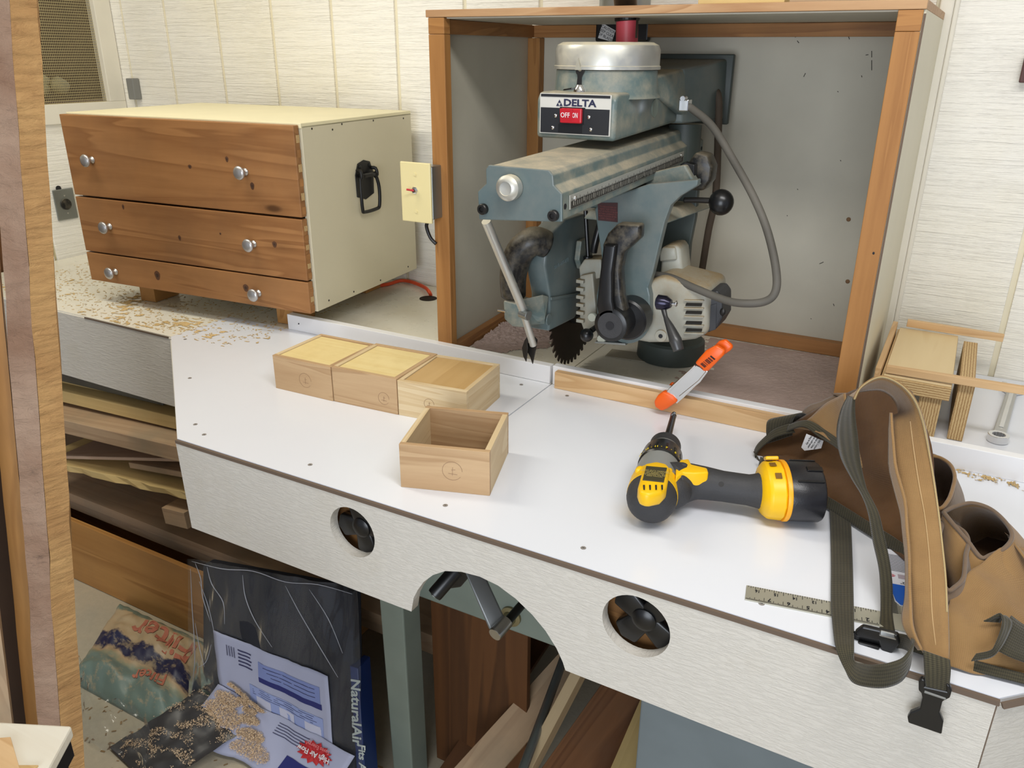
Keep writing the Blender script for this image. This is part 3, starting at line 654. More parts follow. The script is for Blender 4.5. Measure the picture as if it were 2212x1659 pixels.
# front plate with the maker's name
def F(u, v, y=1.3985): return V((-.718+u*.150, y, 1.436+v*.075))         # plate coords
MB().prism([F(.03, .05), F(.965, .05), F(.965, .98), F(.03, .98)], (0, -.0012, 0)).build('name_plate', plain('plate_white_edge', (206, 204, 196), .4), saw, .0004)
fp = MB().prism([F(.045, .075, 1.3972), F(.95, .075, 1.3972), F(.95, .655, 1.3972), F(.045, .655, 1.3972)], (0, -.0008, 0)).build('black_field', plain('plate_black', (36, 37, 40), .35), saw)
MB().prism([F(.045, .905, 1.3972), F(.95, .905, 1.3972), F(.95, .965, 1.3972), F(.045, .965, 1.3972)], (0, -.0008, 0)).build('black_field', plain('plate_black', (36, 37, 40), .35), saw)
put(text_mesh('DELTA', .0165, .0006, .0005, sx=1.28), 'lettering', plain('navy_ink', (30, 34, 66), .5), saw, F(.56, .775, 1.3968), (1, 0, 0), (0, 0, 1))
lg = MB(); c = F(.295, .775, 1.3968)
for dx, dz in ((0, .0018), (-.0033, -.0037), (.0033, -.0037)):
    q = c+V((dx, 0, dz)); lg.prism([q+V((-.0031, 0, -.002)), q+V((.0031, 0, -.002)), q+V((0, 0, .0034))], (0, -.0005, 0))
lg.build('emblem', plain('navy_ink', (30, 34, 66), .5), saw)
sw = MB().box(tuple(F(.335, .32, 1.389)), tuple(F(.61, .66, 1.3965))).build('switch', M_RED, saw, .002)
MB().hexa([F(.335, .33, 1.389), F(.50, .33, 1.389), F(.50, .33, 1.3895), F(.335, .33, 1.3895), F(.335, .65, 1.386), F(.50, .65, 1.386), F(.50, .65, 1.3895), F(.335, .65, 1.3895)]).build('rocker', M_RED, sw, .0006)
put(text_mesh('OFF', .0125, .0003, .0001, sx=.85), 'lettering', M_PAPER, sw, F(.405, .50, 1.3872), (1, 0, 0), (0, -.05, 1))
put(text_mesh('ON', .0125, .0003, .0001, sx=.55), 'lettering', M_PAPER, sw, F(.53, .50, 1.3888), (1, 0, 0), (0, 0, 1))
MB().box(tuple(F(.305, .30, 1.3955)), tuple(F(.64, .68, 1.3962))).build('switch_frame', M_BLACK, saw, .002)
MB().box(tuple(F(.29, .09, 1.3955)), tuple(F(.62, .29, 1.3962))).build('padlock_tab', M_BLACK, saw, .001)
for u, v in ((.25, .47), (.69, .47), (.215, .19), (.72, .19)):
    MB().ball(F(u, v, 1.396), .0035, (1, .5, 1), 12).build('screw', M_CHROME, saw, smooth=True)
# key in its lock on top of the head
kp = V((-.650, 1.432, 1.512))
MB().lathe(kp, kp+V((0, 0, .012)), [(0, .012), (.004, .0115), (.010, .008), (.012, .007)], 20).build('lock_barrel', M_CHROME, saw, smooth='auto')
kt = kp+V((-.001, 0, .028))
MB().prism([kt+V((-.006, -.001, -.020)), kt+V((.004, -.001, -.020)), kt+V((.0035, -.001, -.004))]+[kt+V((.0085*math.cos(a), -.001, .0075+.0085*math.sin(a))) for a in np.linspace(-.9, PI+.9, 14)]+[kt+V((-.0045, -.001, -.004))], (0, .002, 0)).build('key', M_DARKST, saw, .0003)
MB().prism([kt+V((.0035*math.cos(a), -.0016, .010+.0035*math.sin(a))) for a in np.linspace(0, 2*PI, 12, endpoint=False)], (0, .0005, 0)).build('key_hole', plain('dust_spot', (150, 140, 116), .8), saw)
MB().tube([kp+V((0, -.006, .006)), kp+V((-.018, -.012, .004)), kp+V((-.028, -.010, .003)), kp+V((-.010, -.014, .006))], .0012, n=6).build('key_tie', M_BLACK, saw)
# lower track arm
Yf, Yb = 1.15, 1.93
fpx = [(1062, 357), (1187, 368), (1196, 379), (1198, 400), (1215, 418), (1215, 476), (1042, 471), (1039, 413), (1057, 396), (1056, 366)]
ft = [AY(x, y, Yf) for x, y in fpx]
def shift(p):
    return V((p.x*1.0-.012, Yb, p.z+.014))
bk = [shift(p) for p in ft]
m = MB(); m.v = ft+bk; n = len(ft); m.f = [tuple(range(n-1, -1, -1)), tuple(range(n, 2*n))]+[(i, (i+1) % n, n+(i+1) % n, n+i) for i in range(n)]
m.build('track_arm', M_TEAL, saw, .002)
cx_ = sum((p.x for p in ft))/n; cz_ = sum((p.z for p in ft))/n
MB().prism([V((cx_+(p.x-cx_)*1.03, Yf-.001, cz_+(p.z-cz_)*1.03)) for p in ft], (0, -.006, 0)).build('end_plate', M_TEALC, saw, .0015)
kc = AY(1106, 404, Yf-.008)
MB().lathe(kc, kc+V((0, -.022, 0)), [(0, .0195), (.004, .0205), (.016, .0200), (.0205, .016), (.022, .011), (.0205, .0105), (.0195, .002)], 32).build('end_knob', M_ALU, saw, smooth='auto')
for q in ((1046, 451), (1198, 465)):
    p = AY(*q, Yf-.006); b_ = MB().lathe(p, p+V((0, -.010, 0)), [(0, .0088), (.008, .0088), (.0095, .0075), (.0096, .0045), (.006, .0043), (.006, .001)], 24).build('socket_bolt', M_DARKST, saw, smooth='auto')
# scale strip along the arm's right flank
ra, rb = ft[4], ft[5]; ba, bb = bk[4], bk[5]
def AR(s, t, off=.0006): p = (ra.lerp(rb, t)).lerp(ba.lerp(bb, t), s); return p+V((off, 0, 0))
sc = MB().prism([AR(.03, .16), AR(.80, .16), AR(.80, .70), AR(.03, .70)], (.0015, 0, 0)).build('scale_strip', plain('strip_aluminium', (176, 176, 168), .35, .3), saw, .0003)
MB().prism([AR(.035, .40, .0022), AR(.795, .40, .0022), AR(.795, .68, .0022), AR(.035, .68, .0022)], (.0003, 0, 0)).build('scale_band', plain('scale_black', (56, 54, 50), .5, var=.35), sc)
tk = MB()
for i in range(150):
    s = .04+.75*i/150; h_ = .12 if i % 8 == 0 else .07 if i % 4 == 0 else .035
    tk.prism([AR(s, .40-h_, .0022), AR(s+.0012, .40-h_, .0022), AR(s+.0012, .40, .0022), AR(s, .40, .0022)], (.0002, 0, 0))
tk.build('graduation', M_INK, sc, kind='stuff')
tk = MB()
for i in range(70):
    s = .045+.74*i/70; w_ = .0018 if i % 5 else .004
    tk.prism([AR(s, .44 if i % 5 else .42, .0027), AR(s+w_, .44 if i % 5 else .42, .0027), AR(s+w_, .56+.1*random.random(), .0027), AR(s, .56+.1*random.random(), .0027)], (.0002, 0, 0))
tk.build('white_graduation', plain('strip_print', (150, 148, 138), .6), sc, kind='stuff')
for s in (.055, .775): MB().ball(AR(s, .33, .003), .0045, (.5, 1, 1), 12).build('screw', M_CHROME, sc, smooth=True)
MB().cyl(AR(.012, .52, -.001), AR(.012, .52, .0008), .0045, n=14).build('bolt_hole', M_INK, saw)
MB().cyl(AR(.985, .42, -.001), AR(.985, .42, .0008), .004, n=14).build('bolt_hole', M_INK, saw)
# yoke carriage
YF = 1.50
MB().box((-.690, YF+.03, 1.285), (-.56, 1.76, 1.325)).build('carriage', M_TEAL, saw, .006, True)
MB().hexa([(-.665, YF, 1.268), (-.505, YF, 1.268), (-.475, 1.76, 1.268), (-.665, 1.76, 1.268), (-.655, YF+.01, 1.286), (-.53, YF+.01, 1.286), (-.50, 1.75, 1.286), (-.655, 1.75, 1.286)]).build('yoke_top', M_TEAL, saw, .004, True)
slab([(1284, 452), (1300, 432), (1400, 398), (1508, 388), (1506, 402), (1470, 424), (1449, 444), (1436, 480), (1424, 530), (1410, 590), (1400, 622), (1404, 640), (1404, 685), (1392, 710), (1372, 728), (1340, 737), (1308, 734), (1290, 715), (1288, 640), (1296, 600), (1300, 560)], 'Y', YF, .022, 'yoke_leg', M_TEALC, bevel=.003)
slab([(1400, 420), (1508, 400), (1502, 470), (1488, 540), (1470, 600), (1410, 620)], 'Y', 1.70, .018, 'yoke_leg', M_DKMETAL, bevel=.003)  # far leg coloured darker than the near one to carry its shade
wl_ = slab([(1291, 438), (1334, 438), (1334, 480), (1292, 476)], 'Y', YF-.001, .0009, 'warning_label', plain('maroon_label', (66, 30, 30), .5), bevel=0)
tx = AY(1313, 460, YF-.0022)
put(text_mesh('TO REDUCE RISK OF\nINJURY KEEP HANDS\nOUT OF PATH OF BLADE\nRETURN CARRIAGE TO\nREAR POSITION AFTER\nEVERY CROSSCUT', .0046, .0001, sx=.8), 'lettering', plain('label_red_print', (130, 70, 66), .6), wl_, tx, (1, 0, 0), (0, 0, 1))
# black clamp handle on the yoke
slab([(1334, 483), (1382, 486), (1381, 515), (1345, 548), (1338, 585), (1342, 640), (1350, 672), (1342, 690), (1312, 680), (1302, 545), (1301, 530), (1312, 505)], 'Y', 1.430, .03, 'clamp_handle', M_BLACKD, bevel=.005, smooth=True)
slab([(1303, 528), (1330, 530), (1322, 590), (1322, 650), (1330, 690), (1295, 700), (1288, 660), (1294, 600)], 'Y', 1.415, .022, 'handle_web', M_BLACK, bevel=.004, smooth=True)
hc = AY(1318, 703, 1.415)
MB().lathe(hc, hc+V((0, .05, 0)), [(0, .030), (.002, .034), (.05, .036)], 36).build('handle_hub', M_BLACK, saw, smooth='auto')
MB().lathe(hc+V((0, -.001, 0)), hc+V((0, .002, 0)), [(0, .026), (.003, .026)], 32).build('hub_face', M_RUBBER, saw, smooth='auto')
MB().cyl(hc+V((0, -.0025, 0)), hc+V((0, .001, 0)), .0085, n=20).build('hub_bore', M_INK, saw)
h2 = AY(1352, 692, 1.46)
MB().lathe(h2, h2+V((0, .04, 0)), [(0, .038), (.003, .042), (.04, .042)], 40).build('hub_disc', M_BLACK, saw, smooth='auto')
h3 = AY(1352, 692, 1.494); MB().lathe(h3, h3+V((0, .008, 0)), [(0, .049), (.008, .049)], 40).build('hub_ring', M_TEALC, saw, smooth='auto')
# motor
mc = V((-.50, 1.57, 1.105))
slab([(1252, 596), (1280, 590), (1290, 700), (1290, 730), (1268, 735), (1252, 690)], 'Y', 1.53, .10, 'motor_flange', M_GREYM, bevel=.003)
for i in range(6):
    a = AY(1250, 606+i*17, 1.525); b = AY(1262, 606+i*17, 1.525)
    MB().box((a.x-.004, 1.52, a.z-.0045), (b.x, 1.56, a.z+.0030)).build('fin', M_GREYM, saw, .001)
slab([(1378, 618), (1430, 596), (1530, 622), (1532, 640), (1528, 722), (1500, 735), (1440, 742), (1400, 742), (1360, 735)], 'Y', 1.52, .13, 'motor_body', M_GREYM, bevel=.012, smooth=True, segs=4)
slab([(1430, 540), (1440, 530), (1462, 528), (1470, 540), (1476, 600), (1500, 640), (1420, 650)], 'Y', 1.60, .06, 'motor_box', M_GREYM, bevel=.006, smooth=True)
bx = slab([(1424, 548), (1430, 534), (1458, 534), (1462, 562), (1424, 566)], 'Y', 1.595, .07, 'box_cover', M_GREYM, bevel=.004, smooth=True)
for i, yy_ in enumerate((655, 672, 694, 710)):
    q = slab([(1482, yy_), (1516, yy_+1), (1515, yy_+7), (1480, yy_+6)], 'Y', 1.5165, .004, 'vent_slot', plain('slot_dark', (30, 27, 22), .9), bevel=.0005)
for i, yy_ in enumerate((648, 665, 683, 702, 719)):
    slab([(1477, yy_), (1520, yy_+1), (1519, yy_+4), (1476, yy_+3)], 'Y', 1.5145, .006, 'vent_rib', M_GREYM, bevel=.001)
slab([(1516, 650), (1534, 628), (1550, 628), (1560, 642), (1560, 688), (1546, 712), (1526, 720), (1514, 716)], 'Y', 1.535, .07, 'motor_end_cap', plain('dark_grey_cap', (58, 59, 62), .45), bevel=.004)
slab([(1533, 660), (1548, 655), (1546, 712), (1532, 716)], 'Y', 1.5335, .002, 'cap_rib', plain('dark_grey_cap', (58, 59, 62), .45), bevel=.0008)
p = AY(1561, 674, 1.533); MB().ball(p, .008, (.7, .3, 1), 14).build('end_screw', M_DARKST, saw, smooth=True)
p = AY(1427, 726, 1.515); e_ = MB().cyl(p, p+V((0, .01, 0)), .0125, n=24).build('bolt_ear', M_GREYM, saw, .001); MB().cyl(p+V((0, -.0008, 0)), p+V((0, .002, 0)), .0045, n=14).build('bolt_bore', M_INK, e_)
# bevel lock lever
p = AY(1418, 652, 1.478); q = AY(1450, 656, 1.478)
MB().lathe(p, q, [(0, .010), (.003, .015), (.020, .0145), ((q-p).length, .008)], 24).build('lever_hub', plain('dark_chrome', (44, 42, 58), .2, .7), saw, smooth='auto')
r_ = AY(1461, 656, 1.478); MB().cyl(q, r_, .0025, n=10).build('lever_screw', M_CHROME, saw); MB().ball(r_, .0065, (.4, 1, 1), 12).build('screw_head', M_CHROME, saw, smooth=True)
lv = [AY(x, y, Y) for x, y, Y in ((1432, 660, 1.478), (1438, 685, 1.465), (1448, 708, 1.455), (1459, 735, 1.445), (1466, 757, 1.44))]
MB().tube(lv, [.006, .0045, .0085, .0125, .0105], n=14).build('lever', plain('dark_grey_metal', (78, 78, 78), .35, .5), saw, smooth=True)
# rip lock knobs on the right
MB().tube([AY(1478, 432, 1.55), AY(1500, 432, 1.55), AY(1545, 434, 1.55)], .0055).build('knob_rod', M_DARKST, saw, smooth=True)
MB().ball(AY(1558, 437, 1.55), .0235, (1, 1, 1.05), 24).build('ball_knob', M_BLACK, saw, smooth=True, label='glossy black ball knob')
p = AY(1508, 372, 1.62); m = MB()
m.prism([p+V((.0*0+.028*math.cos(a), 0, .040*math.sin(a))) for a in (0.3, 1.0, 1.9, 2.9, 3.6, 4.3, 5.2, 5.9)], (0, .045, 0))
m.build('lock_knob', M_BLACKD, saw, .005, True)
slab([(1468, 356), (1478, 350), (1500, 356), (1500, 380), (1487, 386), (1484, 372), (1470, 362)], 'Y', 1.60, .02, 'lock_lever', M_BLACK, bevel=.002)
slab([(1385, 378), (1480, 356), (1500, 392), (1508, 402), (1400, 412)], 'Y', 1.585, .03, 'carriage_cap', M_TEAL, bevel=.004)
# blade guard
XG = -.705
gp = [(1186, 716), (1189, 640), (1178, 575), (1183, 535), (1196, 500), (1222, 474), (1262, 462), (1292, 470), (1296, 520), (1282, 545), (1264, 560), (1268, 600), (1268, 640), (1262, 642), (1242, 688), (1218, 700)]
slab(gp, 'X', XG, -.045, 'blade_guard', M_TEALC, bevel=.005, smooth=True, segs=3)
slab([(1188, 642), (1246, 632), (1262, 632), (1262, 636), (1188, 648)], 'X', XG+.0005, .004, 'guard_rib', M_TEALC, bevel=.001)
put(text_mesh('33-45-677-5(1)', .011, .0003, sx=1.0), 'lettering', plain('cast_letter', (126, 146, 150), .5), saw, AX(1213, 569, XG+.001), (0, 1, .06), (0, 0, 1))
p = AX(1184, 690, XG+.002); MB().cyl(p, p+V((.003, 0, 0)), .012, n=24).build('guard_boss', M_TEALC, saw, .0008)
slab([(1245, 520), (1262, 512), (1272, 560), (1262, 580), (1246, 580), (1240, 560)], 'X', XG+.003, .012, 'guard_bracket', M_TEAL, bevel=.002)
nose = [AY(x, y, 1.375) for x, y in ((1086, 648), (1130, 660), (1132, 708), (1106, 706), (1088, 690))]
MB().prism(nose, (.02, .05, 0)).build('pawl_holder', M_TEAL, saw, .004, True)
MB().hexa([AY(1120, 668, 1.37), AY(1178, 690, 1.42), AY(1178, 700, 1.43), AY(1120, 705, 1.38), AY(1120, 648, 1.37), AY(1172, 636, 1.42), AY(1186, 640, 1.44), AY(1128, 650, 1.40)]).build('guard_shelf', M_TEAL, saw, .002)
p = AY(1083, 671, 1.372); MB().cyl(p+V((.01, 0, 0)), p+V((-.008, 0, 0)), .0025, n=8).build('wing_bolt', M_CHROME, saw)
# dust elbow
MB().tube([AY(1180, 528, 1.43), AY(1152, 521, 1.41), AY(1123, 545, 1.40), AY(1109, 590, 1.395), AY(1109, 638, 1.40)], [.027, .029, .029, .0275, .0255], n=24).build('dust_elbow', M_BLACKD, saw, smooth=True, label='dusty black dust elbow')
# splitter rod and pawls
a, b = AY(1050, 478, 1.235), AY(1131, 672, 1.362)
MB().cyl(a, b, .0085, n=18).build('pawl_rod', M_ALU, saw, smooth='auto')
cxx = AY(1133, 676, 1.368); MB().cyl(cxx+V((-.004, -.008, .002)), cxx+V((.016, -.012, 0)), .0105, n=20).build('rod_clamp', M_GALV, saw, .001)
m = MB().cyl(AY(1132, 680, 1.366), AY(1152, 745, 1.40), .0075, n=14); m.build('pawl_arm', M_ALU, saw, smooth='auto')
for (dx, pts) in ((0, [(1133, 735), (1138, 728), (1140, 752), (1136, 782), (1130, 770), (1127, 752)]), (1, [(1140, 742), (1154, 728), (1160, 735), (1156, 758), (1150, 787), (1145, 772), (1138, 758)])):
    slab(pts, 'Y', 1.395+dx*.012, .004, 'pawl', M_DARKST, bevel=.0008)
# blade: toothed disc
bc = V((-.722, 1.602, T+.1435)); R0, R1, NT_ = .118, .127, 40
bp = []
for i in range(NT_):
    a0 = 2*PI*i/NT_
    for fr_, rr in ((0, R0), (.12, R1), (.45, R1-.0015), (.62, R0-.001), (.85, R0-.004)):
        a_ = -(a0+fr_*2*PI/NT_); bp.append(V((bc.x-.0013, bc.y+rr*math.cos(a_), bc.z+rr*math.sin(a_))))
vs = bp+[p+V((.0026, 0, 0)) for p in bp]; n = len(bp); m = MB(); cA = len(vs); vs += [bc-V((.0013, 0, 0)), bc+V((.0013, 0, 0))]
m.v = vs; m.f = [(cA, (i+1) % n, i) for i in range(n)]+[(cA+1, n+i, n+(i+1) % n) for i in range(n)]+[(i, (i+1) % n, n+(i+1) % n, n+i) for i in range(n)]
m.build('saw_blade', plain('saw_blade_steel', (52, 42, 34), .42, .7, var=.25), saw, label='dark toothed circular blade')
MB().cyl(bc+V((.002, 0, 0)), bc+V((.012, 0, 0)), .032, n=28).build('arbor_flange', M_DARKST, saw)
# small ball knob, bolts, plate under the yoke
MB().ball(AY(1267, 724, 1.48), .0145, (1, 1, 1), 20).build('index_knob', M_BLACK, saw, smooth=True)
MB().cyl(AY(1276, 715, 1.49), AY(1290, 705, 1.51), .006, n=10).build('index_rod', M_DARKST, saw)
for q in ((1278, 686), (1298, 733)):
    p = AY(*q, 1.492); MB().lathe(p, p+V((0, .008, 0)), [(0, .0085), (.002, .0098), (.008, .0098)], 20).build('cap_bolt', plain('pale_grey_cap', (182, 184, 168), .4), saw, smooth='auto')
slab([(1286, 738), (1350, 742), (1352, 746), (1284, 741)], 'Y', 1.49, .06, 'sole_plate', M_GALV, bevel=0)
# elevating rod behind the guard and bracket
MB().cyl(AY(1265, 455, 1.56), AY(1271, 560, 1.56), .0045, n=12).build('travel_rod', M_BLACK, saw)
MB().cyl(AY(1270, 553, 1.56), AY(1273, 585, 1.56), .010, n=14).build('rod_sleeve', M_BLACK, saw, .001)
slab([(1250, 578), (1262, 560), (1298, 560), (1300, 600), (1254, 612)], 'Y', 1.545, .05, 'motor_top', M_GREYM, bevel=.003)
MB().tube([AY(1282, 545, 1.53), AY(1287, 520, 1.53), AY(1300, 470, 1.54), AY(1302, 445, 1.55)], .0075, n=10).build('inner_cable', M_BLACK, saw, smooth=True)
# cord and its clamps
MB().tube([AY(1480, 228, 1.66), AY(1496, 236, 1.65), AY(1540, 275, 1.62), AY(1592, 360, 1.58), AY(1630, 430, 1.55), AY(1658, 500, 1.53), AY(1676, 580, 1.50), AY(1675, 630, 1.49), AY(1650, 652, 1.49), AY(1600, 655, 1.49), AY(1560, 646, 1.50), AY(1500, 622, 1.52), AY(1450, 600, 1.54), AY(1415, 594, 1.56)], .0075, n=14, smooth=8).build('power_cord', plain('dusty_grey_cord', (96, 92, 84), .65, var=.3), saw, smooth=True, label='thick grey cord looping down to the motor')
p = AY(1476, 226, 1.655)
MB().box((p.x-.006, p.y-.012, p.z-.012), (p.x+.014, p.y+.012, p.z+.010)).build('cord_clamp', M_CHROME, saw, .002)
MB().cyl(p+V((.002, -.014, .012)), p+V((.002, .004, .012)), .005, n=12).build('clamp_screw', M_CHROME, saw)
# rear cord dropping beside the column
MB().tube([AY(1540, 195, 1.92), AY(1552, 212, 1.91), AY(1551, 300, 1.91), AY(1546, 420, 1.92), AY(1530, 500, 1.93), AY(1514, 600, 1.94)], .0085, n=12, smooth=6).build('rear_cord', plain('brown_dusty_cord', (78, 66, 54), .8, var=.3), saw, smooth=True)
MB().lathe(AY(1537, 205, 1.95), AY(1545, 205, 1.94), [(0, .03), (.004, .03)], 20, (1, 1)).build('grommet', M_BLACK, saw)

# ------------------------------------------------------------ things on and around the hood
vh = thing('vacuum_hose', 'black vacuum hose with a red end piece above the saw', 'hose', AY(1355, 92, 1.62))
MB().cyl(AY(1354, 96, 1.62), AY(1355, 40, 1.62), .0215, n=28).build('red_fitting', M_PINK, vh, smooth='auto')
MB().cyl(AY(1355, 46, 1.62), AY(1355, 32, 1.62), .0245, n=28).build('collar', M_BLACK, vh, .002)
MB().tube([AY(1355, 36, 1.62), AY(1352, 10, 1.61), AY(1345, -60, 1.55)], .0225, n=24).build('hose_body', M_BLACK, vh, smooth=True)
MB().box(tuple(AY(1372, 82, 1.60)), tuple(AY(1380, 30, 1.612))).build('clip', M_BLACK, vh, .002)
bk_ = MB().box(tuple(AY(1292, 90, 2.005)), tuple(AY(1402, 36, 1.985))).build('dust_port', M_BLACK, None, .004)
tag(bk_, 'black plastic duct box fixed to the back of the hood', 'duct')
lb = MB().prism([AY(x, y, 1.983) for x, y in ((1302, 50), (1330, 66), (1322, 90), (1292, 82))], (0, -.001, 0)).build('sticker', M_PAPER, bk_, label='white printed sticker')
put(text_mesh('CAUTION\nKEEP CLEAR\nOF BLADE', .009, .0002), 'lettering', M_INK, lb, AY(1311, 72, 1.9815), (1, 0, -.45), (.45, 0, 1))
dp = MB().lathe((AY(1350, 8, 1.9).x, 1.90, 1.659), (AY(1350, 8, 1.9).x, 1.90, 2.49), [(0, .058), (.83, .058)], 36).build('metal_duct', M_GALV, None, smooth='auto'); tag(dp, 'round galvanised duct rising behind the hood top', 'duct')
tb = board('loose_board', yellowboard(0), .15, .10, .016, frame((-.405, 1.60, hz+.0095), (1, 0, 0), (0, 1, 0))); tag(tb, 'yellowish board lying on top of the hood', 'board')
tb = board('loose_board', oldboard(0), .19, .05, .012, frame((-.225, 1.565, hz+.0065), (1, .02, 0), (0, 1, 0))); tag(tb, 'short brown board at the top right of the hood', 'board')
# switch box
sb = thing('switch_box', 'ivory toggle switch plate on a steel box at the hood post', 'light switch', AY(905, 410, 1.48))
MB().box((-1.091, 1.470, 1.228), (-1.012, 1.476, 1.357)).build('cover_plate', M_IVORY, sb, .002)
MB().box((-1.078, 1.476, 1.236), (-1.011, 1.515, 1.350)).build('steel_box', M_GALV, sb, .002)
p = AY(897, 411, 1.47); MB().lathe(p, p+V((0, -.007, 0)), [(0, .008), (.003, .008), (.004, .005), (.007, .005)], 6).build('toggle_nut', M_CHROME, sb)
MB().cyl(p+V((0, -.006, 0)), p+V((-.012, -.016, .003)), .0022, n=10).build('toggle', M_RED, sb)
for z in (1.332, 1.252): MB().cyl((-1.052, 1.471, z), (-1.052, 1.4685, z), .0035, n=12).build('screw', M_IVORY, sb)
MB().tube([V((-1.04, 1.50, 1.228)), V((-1.047, 1.50, 1.215)), V((-1.040, 1.503, 1.19)), V((-1.028, 1.508, 1.175))], .004).build('cable', M_BLACK, sb, smooth=True)
tag(MB().box((-.123, 1.99, 1.49), (-.11, 2.0, 1.5)).build('spare_nail', M_DARKST, hood)) if 0 else None
oc = MB().tube([V((-1.80, 1.90, T+.006)), V((-1.55, 1.93, T+.006)), AZ(870, 606, T+.008), AZ(912, 618, T+.010), AZ(928, 632, T+.012), AZ(932, 648, T-.03)], .0055, n=10).build('extension_cord', plain('orange_cord', (226, 82, 40), .5), None, smooth=True)
tag(oc, 'orange cord running from behind the chest into a bench hole', 'cord')
hh = MB().lathe(AZ(925, 645, T+.0002), AZ(925, 645, T+.0002)+V((0, 0, .0012)), [(0, .026), (.0012, .026)], 32).build('cord_hole', plain('dark_hole', (38, 26, 18), .9), bench)
ou = thing('power_outlet', 'round-socket power outlet on a steel plate on the left wall', 'outlet', (XL, 1.73, 1.09))
MB().box((XL, 1.690, 1.030), (XL+.006, 1.765, 1.135)).build('steel_plate', M_GALV, ou, .003)
MB().cyl((XL+.006, 1.728, 1.083), (XL+.010, 1.728, 1.083), .019, n=28).build('socket', M_BLACKD, ou, .001)
for z in (1.112, 1.052): MB().cyl((XL+.006, 1.728, z), (XL+.0075, 1.728, z), .003, n=10).build('screw', M_CHROME, ou)
MB().cyl((XL+.001, 1.715, 1.138), (XL+.004, 1.715, 1.138), .009, n=16).build('knockout', M_INK, ou)
gb = MB().box((-2.655, YB-.03, 1.415), (-2.620, YB-.001, 1.485)).build('conduit_box', M_GREYPL, None, .003); tag(gb, 'small grey plastic box in the corner above the chest', 'electrical box')
# ------------------------------------------------------------ cordless drill lying on its side
dr = thing('cordless_drill', 'yellow and black cordless drill lying on the white bench top', 'drill', AZ(1430, 1080, T))
ZC = T+.043
def dslab(px, z0_, z1_, name, mat, parent=dr, bevel=.004, **k):
    P = [AZ(x, y, z1_) for x, y in px]
    return MB().prism([V((p.x, p.y, z0_)) for p in P], (0, 0, z1_-z0_)).build(name, mat, parent, bevel, **k)
tip, b0 = AZ(1456, 893, ZC), AZ(1403, 1092, ZC)
ax = (tip-b0).normalized(); side = ax.cross(V((0, 0, 1))); side.normalize()
Ld = (tip-b0).length
def dl(name, mat, prof, parent=dr, n=36, sq=(1, 1), **k): return MB().lathe(b0, tip, prof, n, sq).build(name, mat, parent, smooth='auto', **k)
def at_px(x, y, r=0): return (AZ(x, y, ZC+r)-b0).dot(ax)
ta, tb_, tc, td, te = .030, at_px(1420, 1000, .039), at_px(1430, 974, .034), at_px(1437, 948, .031), at_px(1443, 936, .025)
dl('motor_cap', M_RUBBER, [(-.010, .010), (-.008, .020), (-.002, .029), (.008, .0355), (.02, .0385), (ta, .039)])
dl('motor_housing', M_YEL, [(ta-.001, .0375), (ta, .0395), (tb_-.006, .0395)])
dl('gear_case', plain('drill_grey', (138, 140, 138), .4), [(tb_-.008, .039), (tb_+.004, .0385), (tc+.004, .034)])
tq = dl('torque_collar', M_BLACK, [(tc, .034), (tc+.004, .0365), (td-.004, .0335), (td, .031)])
dl('chuck_ring', M_GREYPL, [(td, .030), (td+.004, .0295), (td+.010, .028)])
dl('chuck', M_RUBBER, [(td+.009, .0275), (te, .027), (te+.006, .0235), (te+.012, .015), (te+.014, .009)])
bt_ = dl('screw_bit', M_DARKST, [(te+.010, .0085), (te+.03, .0078), (te+.052, .0065), (Ld-.012, .0055), (Ld-.010, .0045), (Ld-.001, .0042)], n=16)
MB().lathe(b0, tip, [(Ld-.014, .0062), (Ld-.008, .0060), (Ld-.0075, .0055)], 16).build('bit_tip', M_CHROME, bt_)
# collar numbers
for i, tx_ in enumerate(('3', '·', '5', '·', '7', '·', '11', '·', '13', '·', '17')):
    a = math.radians(155-i*13); d = side*math.cos(a)*-1+V((0, 0, 1))*math.sin(a); p = b0+ax*(tc+.010)+d*.0372
    tang = ax.cross(d)
    put(text_mesh(tx_, .0075, .0006, .0002), 'marking', plain('yellow_print', (226, 200, 40), .5), tq, p, tang*(-1 if tang.dot(V((1, 0, 0))) < 0 else 1), ax)
for i in range(14):
    a = 2*PI*i/14; d = side*math.cos(a)+V((0, 0, 1))*math.sin(a); p = b0+ax*(tc+.018)+d*.034; e = ax.cross(d)
    MB().hexa([p-e*.002, p+e*.002, p+e*.002+d*.002, p-e*.002+d*.002, p-e*.002+ax*.014-d*.001, p+e*.002+ax*.014-d*.001, p+e*.002+ax*.014+d*.001, p-e*.002+ax*.014+d*.001]).build('grip_ridge', M_BLACK, tq)
# body side panel, label, vents
dslab([(1378, 1050), (1392, 1000), (1418, 995), (1440, 1000), (1448, 1010), (1440, 1050), (1428, 1062), (1400, 1068), (1382, 1062)], T+.06, T+.0835, 'side_cover', M_YEL, bevel=.005, smooth=True)
lp_ = dslab([(1388, 1036), (1396, 1006), (1441, 1010), (1434, 1041)], T+.083, T+.0848, 'rating_plate', plain('plate_dark', (62, 58, 40), .5), bevel=.0005)
c0, c1 = AZ(1388, 1036, T+.085), AZ(1434, 1041, T+.085); c2 = AZ(1396, 1006, T+.085)
put(text_mesh('HEAVY DUTY CORDLESS\nADJUSTABLE CLUTCH DRILL\n18V  0-450/0-1450\nHAMMERDRILL  DC\nTO REDUCE THE RISK\nREAD MANUAL', .0036, .0002), 'lettering', plain('tan_print', (176, 160, 96), .6), lp_, (c1+c2)/2+V((0, 0, .0003)), c1-c0, c2-c0)
